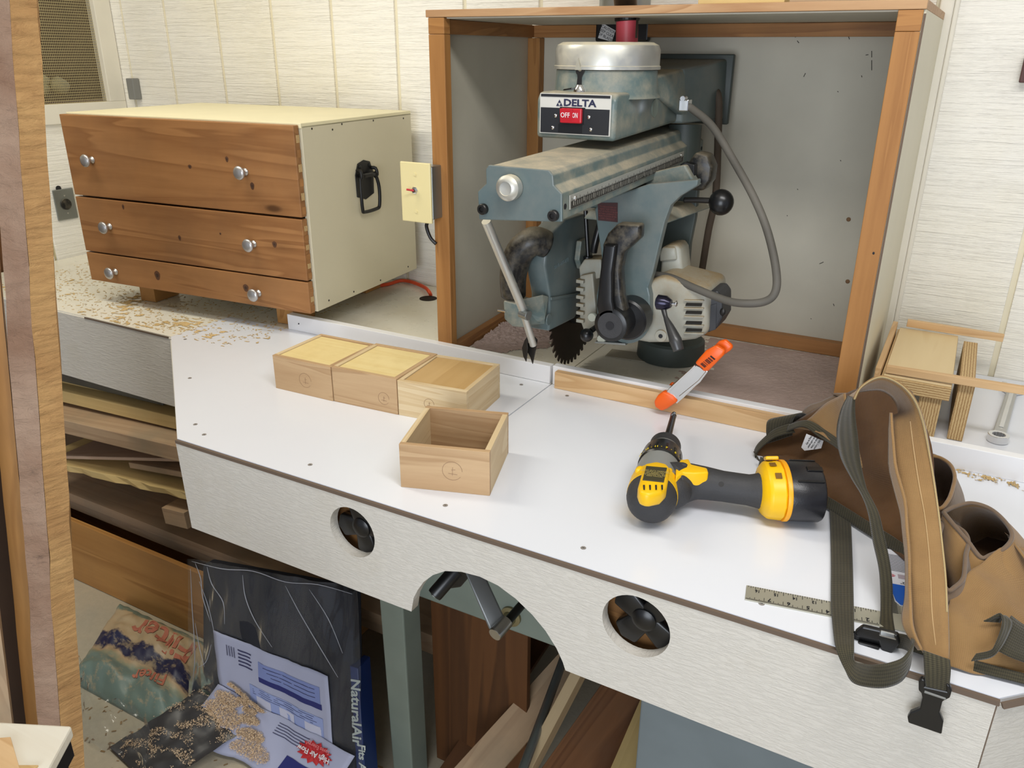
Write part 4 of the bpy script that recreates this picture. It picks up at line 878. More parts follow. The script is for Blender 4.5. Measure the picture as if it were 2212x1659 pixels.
for i in range(4):
    x = 1389+i*13; p = [AZ(x+dx, y, T+.0845) for dx, y in ((0, 1048), (4, 1048), (4, 1058), (1, 1058))]
    MB().prism(p, (0, 0, .0006)).build('vent_slot', M_INK, dr)
for x, y in ((1381, 1016), (1444, 1020)):
    MB().ball(AZ(x, y, T+.070), .008, (.8, 1.3, .8), 14).build('corner_lug', M_YEL, dr, smooth=True)
MB().ball(AZ(1458, 1058, T+.040), .030, (.9, 1.15, .95), 20).build('rear_shoulder', M_RUBBER, dr, smooth=True)
# yellow spine and trigger
dslab([(1460, 1006), (1470, 992), (1488, 990), (1494, 1002), (1528, 1010), (1531, 1020), (1500, 1022), (1475, 1020), (1460, 1030)], T+.040, T+.074, 'yellow_frame', M_YEL, bevel=.003, smooth=True)
MB().ball(AZ(1477, 1004, T+.074), .006, (1, .8, .5), 16).build('direction_button', M_RUBBER, dr, smooth=True)
dslab([(1492, 998), (1500, 1004), (1525, 1006), (1532, 1012), (1530, 1020), (1500, 1014)], T+.022, T+.062, 'trigger', M_BLACK, bevel=.003)
hnd = MB().tube([AZ(1452, 1046, T+.042), AZ(1478, 1042, T+.042), AZ(1510, 1042, T+.043), AZ(1560, 1050, T+.043), AZ(1615, 1058, T+.043), AZ(1642, 1060, T+.044), AZ(1650, 1060, T+.044)], [.036, .033, .0275, .0245, .0245, .029, .038], n=24, smooth=6).build('handle', M_RUBBER, dr, smooth=True)
MB().tube([AZ(1496, 1020, T+.062), AZ(1530, 1025, T+.058), AZ(1570, 1031, T+.055), AZ(1615, 1036, T+.055), AZ(1634, 1032, T+.060), AZ(1646, 1018, T+.066)], .003, n=8).build('yellow_seam', M_YEL, dr, smooth=True)
MB().cyl(AZ(1558, 1046, T+.066), AZ(1558, 1046, T+.0685), .0042, n=16).build('handle_screw', M_DARKST, dr)
# foot and battery: short cylinders around the handle direction
q0, q1 = AZ(1643, 1057, T+.046), AZ(1768, 1062, T+.046)
hd_ = (q1-q0).normalized(); Lb = (q1-q0).length; sb_ = .0415
wq = (1.22, 1.0)
MB().lathe(q0, q1, [(-.004, .026), (0, .036), (.006, .0425), (Lb*.33, .0445)], 14, wq).build('battery_foot', M_YEL, dr, .003, smooth='auto')
MB().lathe(q0, q1, [(Lb*.33, .0450), (Lb*.345, .0457), (Lb*.40, .0457), (Lb*.41, .0450)], 32, wq).build('foot_rim', plain('amber_rim', (250, 170, 20), .4), dr, smooth='auto')
bat = MB().lathe(q0, q1, [(Lb*.40, .0440), (Lb*.43, .0447), (Lb*.93, .0447), (Lb*.97, .043), (Lb, .038), (Lb+.0005, .02)], 36, wq).build('battery', plain('battery_black', (34, 34, 38), .33, var=.2, bumps=(500, .1)), dr, smooth='auto')
perp = hd_.cross(V((0, 0, 1))).normalized()
def onb(t, deg, r): a = math.radians(deg); return q0+hd_*t+(perp*math.cos(a)*wq[0]*-1+V((0, 0, 1))*math.sin(a))*r
for (t0, t1, dg, wd) in ((Lb*.70, Lb*.97, 100, 6), (Lb*.5, Lb*.95, 62, 3), (Lb*.5, Lb*.95, 128, 2), (Lb*.55, Lb*.9, 40, 5)):
    m = MB(); a, b = onb(t0, dg-wd, .0445), onb(t0, dg+wd, .0445); c, d = onb(t1, dg+wd, .0445), onb(t1, dg-wd, .0445); up_ = (onb(t0, dg, .0465)-onb(t0, dg, .0445))
    m.prism([a, b, c, d], up_).build('battery_rib', M_BLACK, bat, .0012)
for dg, tt in ((88, .16), (118, .2), (60, .17)):
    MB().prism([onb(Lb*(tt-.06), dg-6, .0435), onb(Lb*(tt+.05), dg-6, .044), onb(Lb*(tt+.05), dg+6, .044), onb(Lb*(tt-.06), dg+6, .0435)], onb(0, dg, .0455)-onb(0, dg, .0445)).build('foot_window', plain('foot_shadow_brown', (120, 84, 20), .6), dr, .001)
MB().prism([onb(Lb*.10, 44, .044), onb(Lb*.33, 44, .045), onb(Lb*.33, 62, .045), onb(Lb*.10, 62, .044)], (onb(0, 55, .05)-onb(0, 55, .044))).build('release_button', M_YEL, dr, .002)

# ------------------------------------------------------------ spring clamp on the fence
cl = thing('spring_clamp', 'orange-tipped metal spring clamp gripping the fence and pine strip', 'clamp', AY(1430, 880, 1.46))
def csl(px, Y, th, name, mat, bevel=.002, parent=cl, **k): return slab(px, 'Y', Y, th, name, mat, parent, bevel, **k)
csl([(1438, 848), (1450, 833), (1482, 806), (1500, 788), (1528, 800), (1512, 825), (1478, 858), (1462, 872)], 1.452, .004, 'metal_arm', M_CHROME, .001)
csl([(1446, 838), (1492, 796), (1500, 788), (1502, 792), (1470, 822), (1448, 846)], 1.449, .004, 'arm_flange', M_CHROME, .001)
csl([(1466, 856), (1508, 822), (1526, 800), (1529, 803), (1512, 826), (1468, 862)], 1.449, .004, 'arm_flange', M_CHROME, .001)
csl([(1412, 868), (1420, 855), (1432, 846), (1452, 856), (1463, 868), (1440, 884), (1428, 889), (1414, 880)], 1.446, .017, 'jaw_tip', M_ORG, .004, smooth=True)
gr = csl([(1500, 785), (1524, 758), (1546, 746), (1566, 758), (1563, 768), (1530, 802), (1520, 804)], 1.446, .012, 'grip', M_ORG, .004, smooth=True)
csl([(1540, 750), (1552, 738), (1566, 734), (1582, 748), (1580, 756), (1560, 770), (1548, 765)], 1.470, .012, 'grip', M_ORG, .004, smooth=True)
csl([(1470, 828), (1500, 792), (1548, 752), (1560, 762), (1520, 800), (1480, 838)], 1.474, .003, 'metal_arm', M_CHROME, .001)
csl([(1440, 838), (1450, 826), (1462, 832), (1452, 846)], 1.516, .008, 'jaw_tip', M_ORG, .003)
csl([(1448, 838), (1486, 802), (1494, 808), (1456, 844)], 1.514, .003, 'metal_arm', M_CHROME, .001)
p = AY(1445, 855, 1.450); MB().cyl(p, p+V((0, -.0015, 0)), .0038, n=14).build('rivet', M_INK, cl)
MB().cyl(AY(1488, 826, 1.455), AY(1488, 826, 1.455)+V((0, .055, .0)), .008, n=18).build('spring', M_STEEL, cl, smooth='auto')
bm_ = MB()
a_, b_, c_ = AY(1508, 790, 1.4455), AY(1543, 762, 1.4455), AY(1520, 800, 1.4455)
for i in range(22):
    if random.random() < .72:
        s = i/22; wd = (.45+.5*random.random())/22
        bm_.prism([a_.lerp(b_, s), a_.lerp(b_, s+wd), a_.lerp(b_, s+wd)+(c_-a_)*.8, a_.lerp(b_, s)+(c_-a_)*.8], (0, -.0004, 0))
bm_.build('barcode', M_INK, gr)

# ------------------------------------------------------------ steel square with its paper sleeve
sq = thing('framing_square', 'metal square with inch marks lying near the bench edge', 'ruler', AZ(1610, 1280, T))
zt = T+.0012
A0, A1, A2, A3 = AZ(1610, 1262, zt), AZ(1992, 1333, zt), AZ(1985, 1370, zt), AZ(1609, 1295, zt)
dx = (A2-A3).normalized(); dy = V((-dx.y, dx.x, 0)); wT = .0325
O = A3
def SQ(u, v, z=0): p = O+dx*u+dy*v; return V((p.x, p.y, zt+z))
Lt = .232; bl = Lt-.048
poly = [SQ(0, 0), SQ(Lt, 0), SQ(Lt, .30), SQ(bl, .30), SQ(bl, wT), SQ(0, wT)]
MB().prism([p-V((0, 0, .0011)) for p in poly], (0, 0, .0018)).build('blade', plain('satin_ruler_steel', (186, 184, 168), .38, .55, var=.04), sq, .0002)
tk = MB(); inch = .0254*.96
for i in range(1, 110):
    u = i*inch/16
    if u > Lt: break
    h_ = .0105 if i % 16 == 0 else .0075 if i % 8 == 0 else .0055 if i % 4 == 0 else .0035
    tk.prism([SQ(u-.00035, .0005, .0008), SQ(u+.00035, .0005, .0008), SQ(u+.00035, h_, .0008), SQ(u-.00035, h_, .0008)], (0, 0, .0002))
    if i % 2 == 0 and u < bl: tk.prism([SQ(u-.00035, wT-h_*.8, .0008), SQ(u+.00035, wT-h_*.8, .0008), SQ(u+.00035, wT-.0005, .0008), SQ(u-.00035, wT-.0005, .0008)], (0, 0, .0002))
for i in range(1, 150):
    v = wT+i*inch/8*.5
    if v > .2: break
    tk.prism([SQ(bl+.001, v, .0008), SQ(bl+(.008 if i % 2 else .012), v, .0008), SQ(bl+(.008 if i % 2 else .012), v+.0005, .0008), SQ(bl+.001, v+.0005, .0008)], (0, 0, .0002))
tk.build('graduation', M_INK, sq, kind='stuff')
for i, t_ in enumerate(('7', '6', '5', '4', '3', '2')):
    u = (i+1)*inch*1.0+.004
    if u < Lt-.01: put(text_mesh(t_, .0095, .0003, .0002), 'number', M_INK, sq, SQ(u+.003, .0085, .001), dx*-1, dy*-1)
for i, t_ in enumerate(('16', '15', '14', '13', '12', '11')):
    u = (i+.62)*inch*1.0
    if u < bl: put(text_mesh(t_, .0085, .0003, .0002, sx=.8), 'number', M_INK, sq, SQ(u, wT-.0095, .001), dx*-1, dy*-1)
slv = MB().prism([SQ(bl+.006, .060, .0009), SQ(bl+.012, .052, .0009), SQ(bl+.052, .052, .0009), SQ(bl+.052, .190, .0009), SQ(bl-.002, .190, .0009)], (0, 0, .0012)).build('paper_sleeve', plain('label_white', (226, 228, 238), .5, var=.02), sq)
MB().prism([SQ(bl+.007, .061, .0022), SQ(bl+.012, .053, .0022), SQ(bl+.052, .053, .0022), SQ(bl+.052, .100, .0022), SQ(bl+.001, .100, .0022)], (0, 0, .0003)).build('blue_field', plain('label_blue', (10, 92, 196), .45, var=.02), slv)
MB().prism([SQ(bl+.006+.0055*math.cos(a), .121+.0032*math.sin(a), .0022) for a in np.linspace(0, 2*PI, 18, endpoint=False)], (0, 0, .0003)).build('red_oval', plain('label_red', (196, 40, 80), .5), slv)
put(text_mesh('NEW', .004, .0001, .0001), 'lettering', M_PAPER, slv, SQ(bl+.006, .121, .0027), dx*-1, dy*-1)
put(text_mesh('7"x12"', .007, .0001, .0001), 'lettering', M_INK, slv, SQ(bl+.026, .106, .0024), dx*-1, dy*-1)
MB().prism([SQ(bl+.015, .116, .0022), SQ(bl+.04, .116, .0022), SQ(bl+.04, .126, .0022), SQ(bl+.015, .126, .0022)], (0, 0, .0003)).build('picture_field', plain('label_pinkgrey', (176, 164, 176), .5), slv)
ln = MB()
for i in range(20): ln.prism([SQ(bl+.004, .133+i*.0022, .0022), SQ(bl+.045, .133+i*.0022, .0022), SQ(bl+.045, .134+i*.0022, .0022), SQ(bl+.004, .134+i*.0022, .0022)], (0, 0, .0002))
ln.build('small_print', M_INKG, slv, kind='stuff')
cg = MB(); cc = SQ(bl+.030, .083, .0026)
def ringm(mb, c, r, w_, a0=0, a1=2*PI, n=24):
    for i in range(n):
        a, b = a0+(a1-a0)*i/n, a0+(a1-a0)*(i+1)/n
        mb.prism([c+(dx*math.cos(a)+dy*math.sin(a))*r, c+(dx*math.cos(b)+dy*math.sin(b))*r, c+(dx*math.cos(b)+dy*math.sin(b))*(r+w_), c+(dx*math.cos(a)+dy*math.sin(a))*(r+w_)], (0, 0, .0002))
ringm(cg, cc, .0055, .0012)
for d_, e_ in ((dx, dy), (dy, dx)): cg.prism([cc-d_*.0095-e_*.0004, cc+d_*.0095-e_*.0004, cc+d_*.0095+e_*.0004, cc-d_*.0095+e_*.0004], (0, 0, .0003))
cg.build('emblem', M_PAPER, slv)

# ------------------------------------------------------------ canvas tool apron
ca = thing('tool_apron', 'brown canvas tool apron with olive straps heaped at the bench corner', 'tool apron', AZ(1960, 1200, T))
def Q(x, y, d, k='Y'): return AY(x, y, d) if k == 'Y' else AZ(x, y, d)
# lining panel: bottom row on the bench, top row leaning back
bot = [AZ(x, y, T+.004) for x, y in ((1640, 1006), (1700, 1045), (1765, 1082), (1860, 1142), (1962, 1212), (2010, 1300))]
mid = [AY(1636, 990, 1.372), AY(1705, 975, 1.375), AY(1790, 985, 1.34), AY(1870, 990, 1.30), AY(1960, 1010, 1.25), AY(2020, 1080, 1.18)]
top = [AY(1633, 974, 1.375), AY(1700, 925, 1.40), AY(1788, 872, 1.40), AY(1860, 838, 1.38), AY(1950, 835, 1.33), AY(2005, 930, 1.24)]
lining = surf([bot, [a.lerp(b, .5)+V((0, .028, .0)) for a, b in zip(bot, mid)], mid, top], 5, 7, wob=.006, wsc=14).build('lining_panel', M_CANVD, ca, smooth=True, solid=.0022)
surf([[a+V((0, -.003, -.001)) for a in bot], [a+V((0, .004, .016)) for a in bot]], 5, 3).build('hem_binding', M_WEB, ca, smooth=True, solid=.003)
# front-left folded corner
surf([[AY(1702, 928, 1.375), AY(1745, 905, 1.37), AY(1790, 868, 1.36), AY(1828, 850, 1.32)],
      [AY(1712, 922, 1.365), AY(1765, 930, 1.345), AY(1812, 935, 1.32), AY(1840, 920, 1.28)],
      [AY(1725, 920, 1.36), AY(1778, 940, 1.33), AY(1828, 985, 1.28), AY(1862, 1010, 1.22)]], 6, 6, wob=.003, wsc=20).build('outer_flap', M_CANVAS, ca, smooth=True, solid=.0022)
ribbon([(AY(1700, 932, 1.362), AY(1703, 918, 1.372)), (AY(1735, 922, 1.350), AY(1745, 908, 1.356)), (AY(1770, 945, 1.335), AY(1785, 930, 1.338)), (AY(1815, 975, 1.29), AY(1828, 965, 1.29)), (AY(1850, 1030, 1.23), AY(1862, 1018, 1.228))]).build('flap_binding', M_WEB, ca, smooth=True, solid=.002)
ribbon([(AY(1632, 990, 1.36), AY(1630, 972, 1.372)), (AY(1640, 972, 1.362), AY(1640, 956, 1.372)), (AY(1675, 945, 1.362), AY(1672, 928, 1.372)), (AY(1718, 934, 1.362), AY(1705, 915, 1.372))]).build('flap_binding', M_WEB, ca, smooth=True, solid=.002)
ribbon([(AY(1644, 1000, 1.36), AY(1628, 975, 1.365)), (AY(1652, 1012, 1.35), AY(1634, 985, 1.355)), (AY(1680, 1030, 1.33), AY(1645, 1008, 1.345))]).build('flap_binding', M_WEB, ca, smooth=True, solid=.002)
# care tag
tg = MB().prism([AY(x, y, 1.342) for x, y in ((1742, 937), (1779, 952), (1774, 968), (1762, 970), (1738, 973), (1731, 966))], (0, -.001, 0)).build('care_tag', M_PAPER, ca, label='white care tag')
put(text_mesh('100% Cotton\nMade in China\nWash cold water\nHang to dry', .0048, .0002, sx=.85), 'lettering', M_INK, tg, AY(1757, 955, 1.3405), (-.35, 0, -1), (1, 0, -.35))
# small loops of webbing
ribbon([(AY(1658, 958, 1.375), AY(1712, 940, 1.385)), (AY(1655, 930, 1.37), AY(1712, 912, 1.38)), (AY(1660, 908, 1.375), AY(1722, 895, 1.38)), (AY(1690, 902, 1.41), AY(1738, 893, 1.41)), (AY(1700, 912, 1.43), AY(1745, 903, 1.43)), (AY(1690, 935, 1.42), AY(1735, 922, 1.42))]).build('webbing_loop', M_WEB, ca, smooth=True, solid=.0016)
# grey-brown rims behind the top left
ribbon([(AY(1712, 925, 1.42), AY(1720, 915, 1.43)), (AY(1745, 895, 1.42), AY(1742, 880, 1.44)), (AY(1775, 880, 1.42), AY(1772, 868, 1.44)), (AY(1815, 872, 1.42), AY(1805, 852, 1.44)), (AY(1840, 865, 1.41), AY(1798, 850, 1.44)), (AY(1850, 850, 1.40), AY(1835, 850, 1.43))]).build('pocket_rim', M_CANVG, ca, smooth=True, solid=.002)
surf([[AY(1712, 928, 1.43), AY(1760, 890, 1.44), AY(1810, 866, 1.44), AY(1850, 856, 1.43)], [AZ(1735, 950, T+.03), AZ(1790, 930, T+.05), AZ(1850, 930, T+.05), AZ(1900, 940, T+.05)]], 5, 5, wob=.003).build('outer_panel', M_CANVAS, ca, smooth=True, solid=.002)
# big arched waist strap: (left edge, right edge)
def P2(a, b, Ya, Yb): return (AY(*a, Ya), AY(*b, Yb))
web1 = [P2((1898, 1372), (1936, 1376), .955, .955), P2((1902, 1325), (1928, 1325), .985, .985), P2((1902, 1275), (1928, 1270), 1.01, 1.01), P2((1898, 1225), (1922, 1215), 1.03, 1.03), P2((1886, 1170), (1908, 1150), 1.05, 1.05), P2((1876, 1110), (1896, 1105), 1.07, 1.065), P2((1862, 1070), (1874, 1062), 1.09, 1.085), P2((1838, 1030), (1868, 1045), 1.11, 1.09), P2((1816, 985), (1858, 1000), 1.13, 1.095), P2((1808, 935), (1852, 945), 1.15, 1.10), P2((1816, 890), (1846, 895), 1.16, 1.105), P2((1832, 855), (1846, 858), 1.165, 1.11)]
ribbon(web1).build('side_strap', M_WEB, ca, smooth=True, solid=.002)
arch = [P2((1846, 862), (1834, 856), 1.108, 1.16), P2((1862, 834), (1856, 846), 1.11, 1.17), P2((1902, 813), (1902, 843), 1.11, 1.19), P2((1944, 828), (1930, 862), 1.11, 1.20), P2((1976, 862), (1942, 892), 1.11, 1.18), P2((1996, 912), (1926, 905), 1.105, 1.14), P2((2010, 980), (1926, 965), 1.095, 1.11), P2((2020, 1040), (1936, 1040), 1.075, 1.08), P2((2030, 1110), (1952, 1110), 1.05, 1.045), P2((2038, 1180), (1960, 1170), 1.02, 1.02), P2((2045, 1250), (1962, 1225), .985, .99), P2((2048, 1320), (1966, 1320), .945, .955), P2((2050, 1395), (1982, 1385), .905, .915), P2((2050, 1425), (1996, 1412), .888, .892)]
ribbon(arch).build('canvas_strap', M_CANVAS, ca, smooth=True, solid=.003)
bnd = [(a, a+(b-a)*.045+V((0, -.002, 0))) for a, b in arch[:-2]]
ribbon([(a+V((0, -.0022, 0)), b+V((0, -.0006, 0))) for a, b in bnd]).build('strap_binding', canvas('pale_binding', (176, 156, 112), (150, 128, 90)), ca, smooth=True, solid=.0016)
ribbon([(a.lerp(b, .40)+V((0, -.0028, .0005)), a.lerp(b, .425)+V((0, -.0028, .0005))) for a, b in arch[5:-1]]).build('stitching', canvas('pale_thread', (190, 160, 116), (160, 130, 90)), ca, smooth=True, solid=.0006)
# side roll of the canvas strap
surf([[AY(1924, 893, 1.12), AY(1920, 1000, 1.10), AY(1944, 1100, 1.05), AY(1955, 1200, 1.0), AY(1956, 1290, .965), AY(1952, 1350, .93), AY(1985, 1405, .90)],
      [AY(1926, 893, 1.118), AY(1934, 1000, 1.075), AY(1958, 1100, 1.03), AY(1962, 1200, .985), AY(1968, 1290, .95), AY(1972, 1350, .92), AY(1992, 1405, .893)]], 5, 4, wob=.002, wsc=25).build('strap_fold', M_CANVAS, ca, smooth=True, solid=.003)
# webbing end and male buckle hanging over the edge
ribbon([P2((1994, 1405), (2052, 1425), .886, .886), P2((1996, 1440), (2054, 1450), .880, .880), P2((1998, 1470), (2050, 1488), .877, .877), P2((2000, 1482), (2046, 1500), .877, .877)], 4).build('strap_end', M_WEB, ca, smooth=True, solid=.003)
mbk = slab([(1990, 1466), (1984, 1474), (1984, 1492), (1990, 1498), (1992, 1508), (1986, 1532), (1966, 1540), (1960, 1550), (1962, 1562), (2034, 1587), (2038, 1560), (2030, 1540), (2036, 1516), (2052, 1508), (2056, 1494), (2052, 1482), (2044, 1478), (2044, 1494), (1998, 1484), (1998, 1470)], 'Y', .874, .007, 'buckle_male', M_BLACK, ca, .0015)
slab([(1996, 1497), (2044, 1513), (2043, 1509), (1997, 1493)], 'Y', .8725, .002, 'buckle_bar', M_GREYPL, mbk, .0005)
# long strap that lies on the bench, drops over the edge and loops back to the female buckle
lw = [(AZ(1790, 1076, T+.004), AZ(1832, 1070, T+.004)), (AZ(1793, 1130, T+.004), AZ(1838, 1128, T+.004)), (AZ(1795, 1220, T+.005), AZ(1842, 1220, T+.005)), (AZ(1795, 1300, T+.006), AZ(1844, 1300, T+.006)), (AZ(1800, 1365, T+.008), AZ(1845, 1370, T+.008)), P2((1806, 1402), (1845, 1400), .884, .89), P2((1822, 1440), (1846, 1428), .872, .884), P2((1842, 1474), (1868, 1434), .860, .866), P2((1882, 1485), (1892, 1436), .852, .852), P2((1918, 1484), (1922, 1432), .852, .852), P2((1948, 1470), (1952, 1420), .862, .862), P2((1965, 1440), (1972, 1392), .880, .880), P2((1966, 1412), (1972, 1380), .905, .905), P2((1952, 1402), (1958, 1372), .925, .925), P2((1935, 1400), (1940, 1368), .935, .935)]
ribbon(lw, 7).build('long_strap', M_WEB, ca, smooth=True, solid=.0018)
MB().hexa([AY(1843, 1386, .925), AY(1915, 1410, .925), AY(1915, 1410, .94), AY(1843, 1386, .95), AY(1843, 1362, .925), AY(1915, 1376, .925), AY(1915, 1376, .94), AY(1843, 1362, .95)]).build('buckle_female', M_BLACK, ca, .002)
slab([(1846, 1366), (1862, 1354), (1880, 1358), (1940, 1372), (1944, 1392), (1920, 1420), (1908, 1418), (1898, 1385), (1850, 1376)], 'Y', .92, .008, 'buckle_body', M_BLACK, ca, .002)
slab([(1852, 1388), (1900, 1400), (1896, 1412), (1872, 1406), (1858, 1396)], 'Y', .918, .006, 'buckle_prong', M_BLACK, ca, .0015)
MB().hexa([AY(1898, 1374, .918), AY(1938, 1384, .918), AY(1940, 1380, .94), AY(1900, 1370, .94), AY(1900, 1360, .92), AY(1934, 1369, .92), AY(1936, 1366, .94), AY(1902, 1358, .94)]).build('metal_slide', M_STEEL, ca, .002)
# pouches on the right
def loop(pts, z): return [AZ(x, y, zz) for (x, y), zz in zip(pts, z)]
def pouch(name, rim, base, mat, th=.0025, wob=.004, rimmat=None, bulge=.012):
    c = sum(base, V((0, 0, 0)))/len(base); mids = []
    for a, b in zip(rim, base):
        d = (b-c); d.z = 0; d = d.normalized() if d.length > 0 else d; mids.append(a.lerp(b, .5)+d*bulge)
    o = surf([rim, mids, base], 6, 6, True, wob, 16).build(name, mat, ca, smooth=True, solid=th)
    r = [p+V((0, 0, .001)) for p in rim]
    c2 = sum(r, V((0, 0, 0)))/len(r)
    MB().tube(r+[r[0]], .0028, n=8, smooth=6).build('rim_hem', rimmat or mat, o, smooth=True)
    return o
rimA = loop([(2038, 1108), (2062, 1096), (2098, 1088), (2138, 1100), (2172, 1130), (2186, 1160), (2170, 1185), (2140, 1200), (2118, 1205), (2090, 1170), (2060, 1135)], [T+.10]*4+[T+.10, T+.095, T+.085, T+.075, T+.075, T+.085, T+.095])
baseA = [AZ(x, y, T+.004) for x, y in ((2052, 1215), (2082, 1190), (2130, 1165), (2190, 1180), (2235, 1230), (2260, 1290), (2240, 1350), (2170, 1380), (2110, 1370), (2065, 1330), (2050, 1270))]
pouch('large_pouch', rimA, baseA, M_CANVAS, rimmat=M_CANVG)
rimB = loop([(2036, 1130), (2056, 1134), (2082, 1150), (2092, 1172), (2086, 1200), (2084, 1228), (2080, 1252), (2064, 1268), (2046, 1276), (2030, 1240), (2026, 1180)], [T+.085, T+.085, T+.085, T+.082, T+.078, T+.072, T+.066, T+.062, T+.06, T+.07, T+.08])
baseB = [AZ(x, y, T+.005) for x, y in ((2045, 1225), (2065, 1232), (2090, 1255), (2104, 1290), (2106, 1320), (2100, 1345), (2085, 1360), (2064, 1365), (2040, 1360), (2020, 1320), (2022, 1260))]
pouch('small_pouch', rimB, baseB, M_CANVG, rimmat=M_CANVG, bulge=.006)
rimC = loop([(2006, 985), (2030, 990), (2052, 1005), (2062, 1028), (2058, 1056), (2048, 1082), (2030, 1100), (2012, 1080), (2002, 1030)], [T+.10]*9)
baseC = [AZ(x, y, T+.004) for x, y in ((2015, 1090), (2040, 1085), (2070, 1100), (2090, 1125), (2088, 1160), (2074, 1190), (2045, 1210), (2015, 1190), (2005, 1130))]
pouch('rear_pouch', rimC, baseC, M_CANVG, rimmat=M_CANVAS, bulge=.004)
# dark lining floors inside pouches
for bs_ in (baseA, baseB, baseC):
    c = sum(bs_, V((0, 0, 0)))/len(bs_); MB().add([V((c.x+(p.x-c.x)*.98, c.y+(p.y-c.y)*.98, T+.010)) for p in bs_], [tuple(range(len(bs_)))]).build('pouch_lining', M_CANVD, ca)
# canvas spread that fills the right corner
surf([[AZ(2046, 1290, T+.050), AZ(2085, 1250, T+.062), AZ(2125, 1215, T+.075), AZ(2190, 1180, T+.085), AZ(2260, 1200, T+.07)],
      [AZ(2044, 1340, T+.040), AZ(2095, 1310, T+.050), AZ(2150, 1285, T+.055), AZ(2215, 1270, T+.05), AZ(2280, 1280, T+.04)],
      [AZ(2040, 1390, T+.024), AZ(2100, 1385, T+.030), AZ(2160, 1370, T+.036), AZ(2230, 1365, T+.03), AZ(2300, 1370, T+.02)],
      [AZ(2030, 1425, T+.006), AZ(2090, 1442, T+.006), AZ(2150, 1456, T+.006), AZ(2225, 1472, T+.006), AZ(2290, 1486, T+.006)]], 7, 7, wob=.009, wsc=22).build('apron_skirt', M_CANVAS, ca, smooth=True, solid=.0025)
surf([[AZ(2170, 1150, T+.09), AZ(2200, 1190, T+.085), AZ(2235, 1240, T+.07), AZ(2260, 1300, T+.05)], [AZ(2186, 1165, T+.09), AZ(2225, 1215, T+.07), AZ(2265, 1270, T+.03), AZ(2300, 1330, T+.006)]], 5, 4, wob=.003).build('side_panel', M_CANVAS, ca, smooth=True, solid=.0025)
ribbon([(AZ(1962, 1404, T+.004), AZ(1972, 1385, T+.010)), (AZ(2045, 1432, T+.004), AZ(2052, 1410, T+.012)), (AZ(2110, 1452, T+.004), AZ(2118, 1430, T+.012)), (AZ(2212, 1478, T+.004), AZ(2216, 1456, T+.012)), (AZ(2290, 1500, T+.004), AZ(2292, 1478, T+.012))]).build('hem_binding', M_WEB, ca, smooth=True, solid=.003)
ribbon([(AZ(2098, 1428, T+.02), AZ(2108, 1412, T+.03)), (AZ(2140, 1420, T+.03), AZ(2138, 1406, T+.04)), (AZ(2160, 1402, T+.045), AZ(2150, 1392, T+.05)), (AZ(2178, 1370, T+.05), AZ(2165, 1350, T+.06)), (AZ(2186, 1345, T+.055), AZ(2160, 1325, T+.06)), (AZ(2170, 1330, T+.052), AZ(2140, 1335, T+.055)), (AZ(2160, 1345, T+.045), AZ(2125, 1342, T+.05))], 5).build('webbing_loop', M_WEB, ca, smooth=True, solid=.0016)
ribbon([(AZ(2150, 1402, T+.04), AZ(2184, 1330, T+.055)), (AZ(2185, 1420, T+.035), AZ(2215, 1352, T+.045)), (AZ(2240, 1440, T+.025), AZ(2270, 1380, T+.03))], 5).build('webbing_loop', M_WEB, ca, smooth=True, solid=.0016)

# ------------------------------------------------------------ plywood jig and wrench at the back right
jg = thing('plywood_jig', 'small plywood stand of uprights, shelf and pine strips beside the hood', 'wooden stand', (.03, 1.75, T))
def jb(a, b, mat, name): return MB().box(a, b).build(name, mat, jg, .0008)
jb((-.004, 1.610, T+.001), (.034, 1.90, T+.082), plyedge(0), 'upright')
jb((.056, 1.618, T+.001), (.082, 1.90, T+.112), plyedge(0), 'upright')
jb((-.076, 1.600, T+.0825), (.045, 1.93, T+.108), plyedge(2), 'shelf_panel')
jb((-.072, 1.604, T+.1083), (.044, 1.93, T+.1125), wood('maple_face', (226, 204, 160), (206, 176, 126), 1, .5, .5, 0, None, .7), 'top_face')
plank_between('pine_strip', pine(0), (-.070, 1.612, T+.122), (.160, 1.606, T+.126), .012, .014, parent=jg)
plank_between('pine_strip', pine(0), (-.060, 1.93, T+.126), (.128, 1.93, T+.122), .010, .016, parent=jg)
jb((-.088, 1.600, T+.02), (-.078, 1.93, T+.125), pine(1), 'side_strip')
wr = thing('wrench', 'chrome combination wrench lying at the right rear of the bench', 'wrench', AZ(2165, 900, T))
w0, w1 = AZ(2156, 945, T+.008), AZ(2186, 846, T+.008); wd = (w1-w0).normalized(); wn = V((-wd.y, wd.x, 0))
ro = [w0+(wd*math.cos(a)+wn*math.sin(a))*.0185 for a in np.linspace(0, 2*PI, 28, endpoint=False)]
ri = [w0+(wd*math.cos(a)+wn*math.sin(a))*(.0118 if k % 2 else .0105) for k, a in enumerate(np.linspace(0, 2*PI, 28, endpoint=False))]
m = MB(); n = 28; zz = V((0, 0, .014)); zb = V((0, 0, -.007))
m.v = [p+zb for p in ro]+[p+zb+zz for p in ro]+[p+zb for p in ri]+[p+zb+zz for p in ri]
for i in range(n):
    j = (i+1) % n; m.f += [(i, j, n+j, n+i), (2*n+j, 2*n+i, 3*n+i, 3*n+j), (n+i, n+j, 3*n+j, 3*n+i), (j, i, 2*n+i, 2*n+j)]
m.build('ring_end', M_CHROME, wr, .0008)
sh = w0+wd*.018; se = w1
MB().prism([sh-wn*.0115+V((0, 0, -.006)), se-wn*.010+V((0, 0, -.006)), se+wn*.010+V((0, 0, -.006)), sh+wn*.0115+V((0, 0, -.006))], (0, 0, .009)).build('shank', M_STEEL, wr, .002)
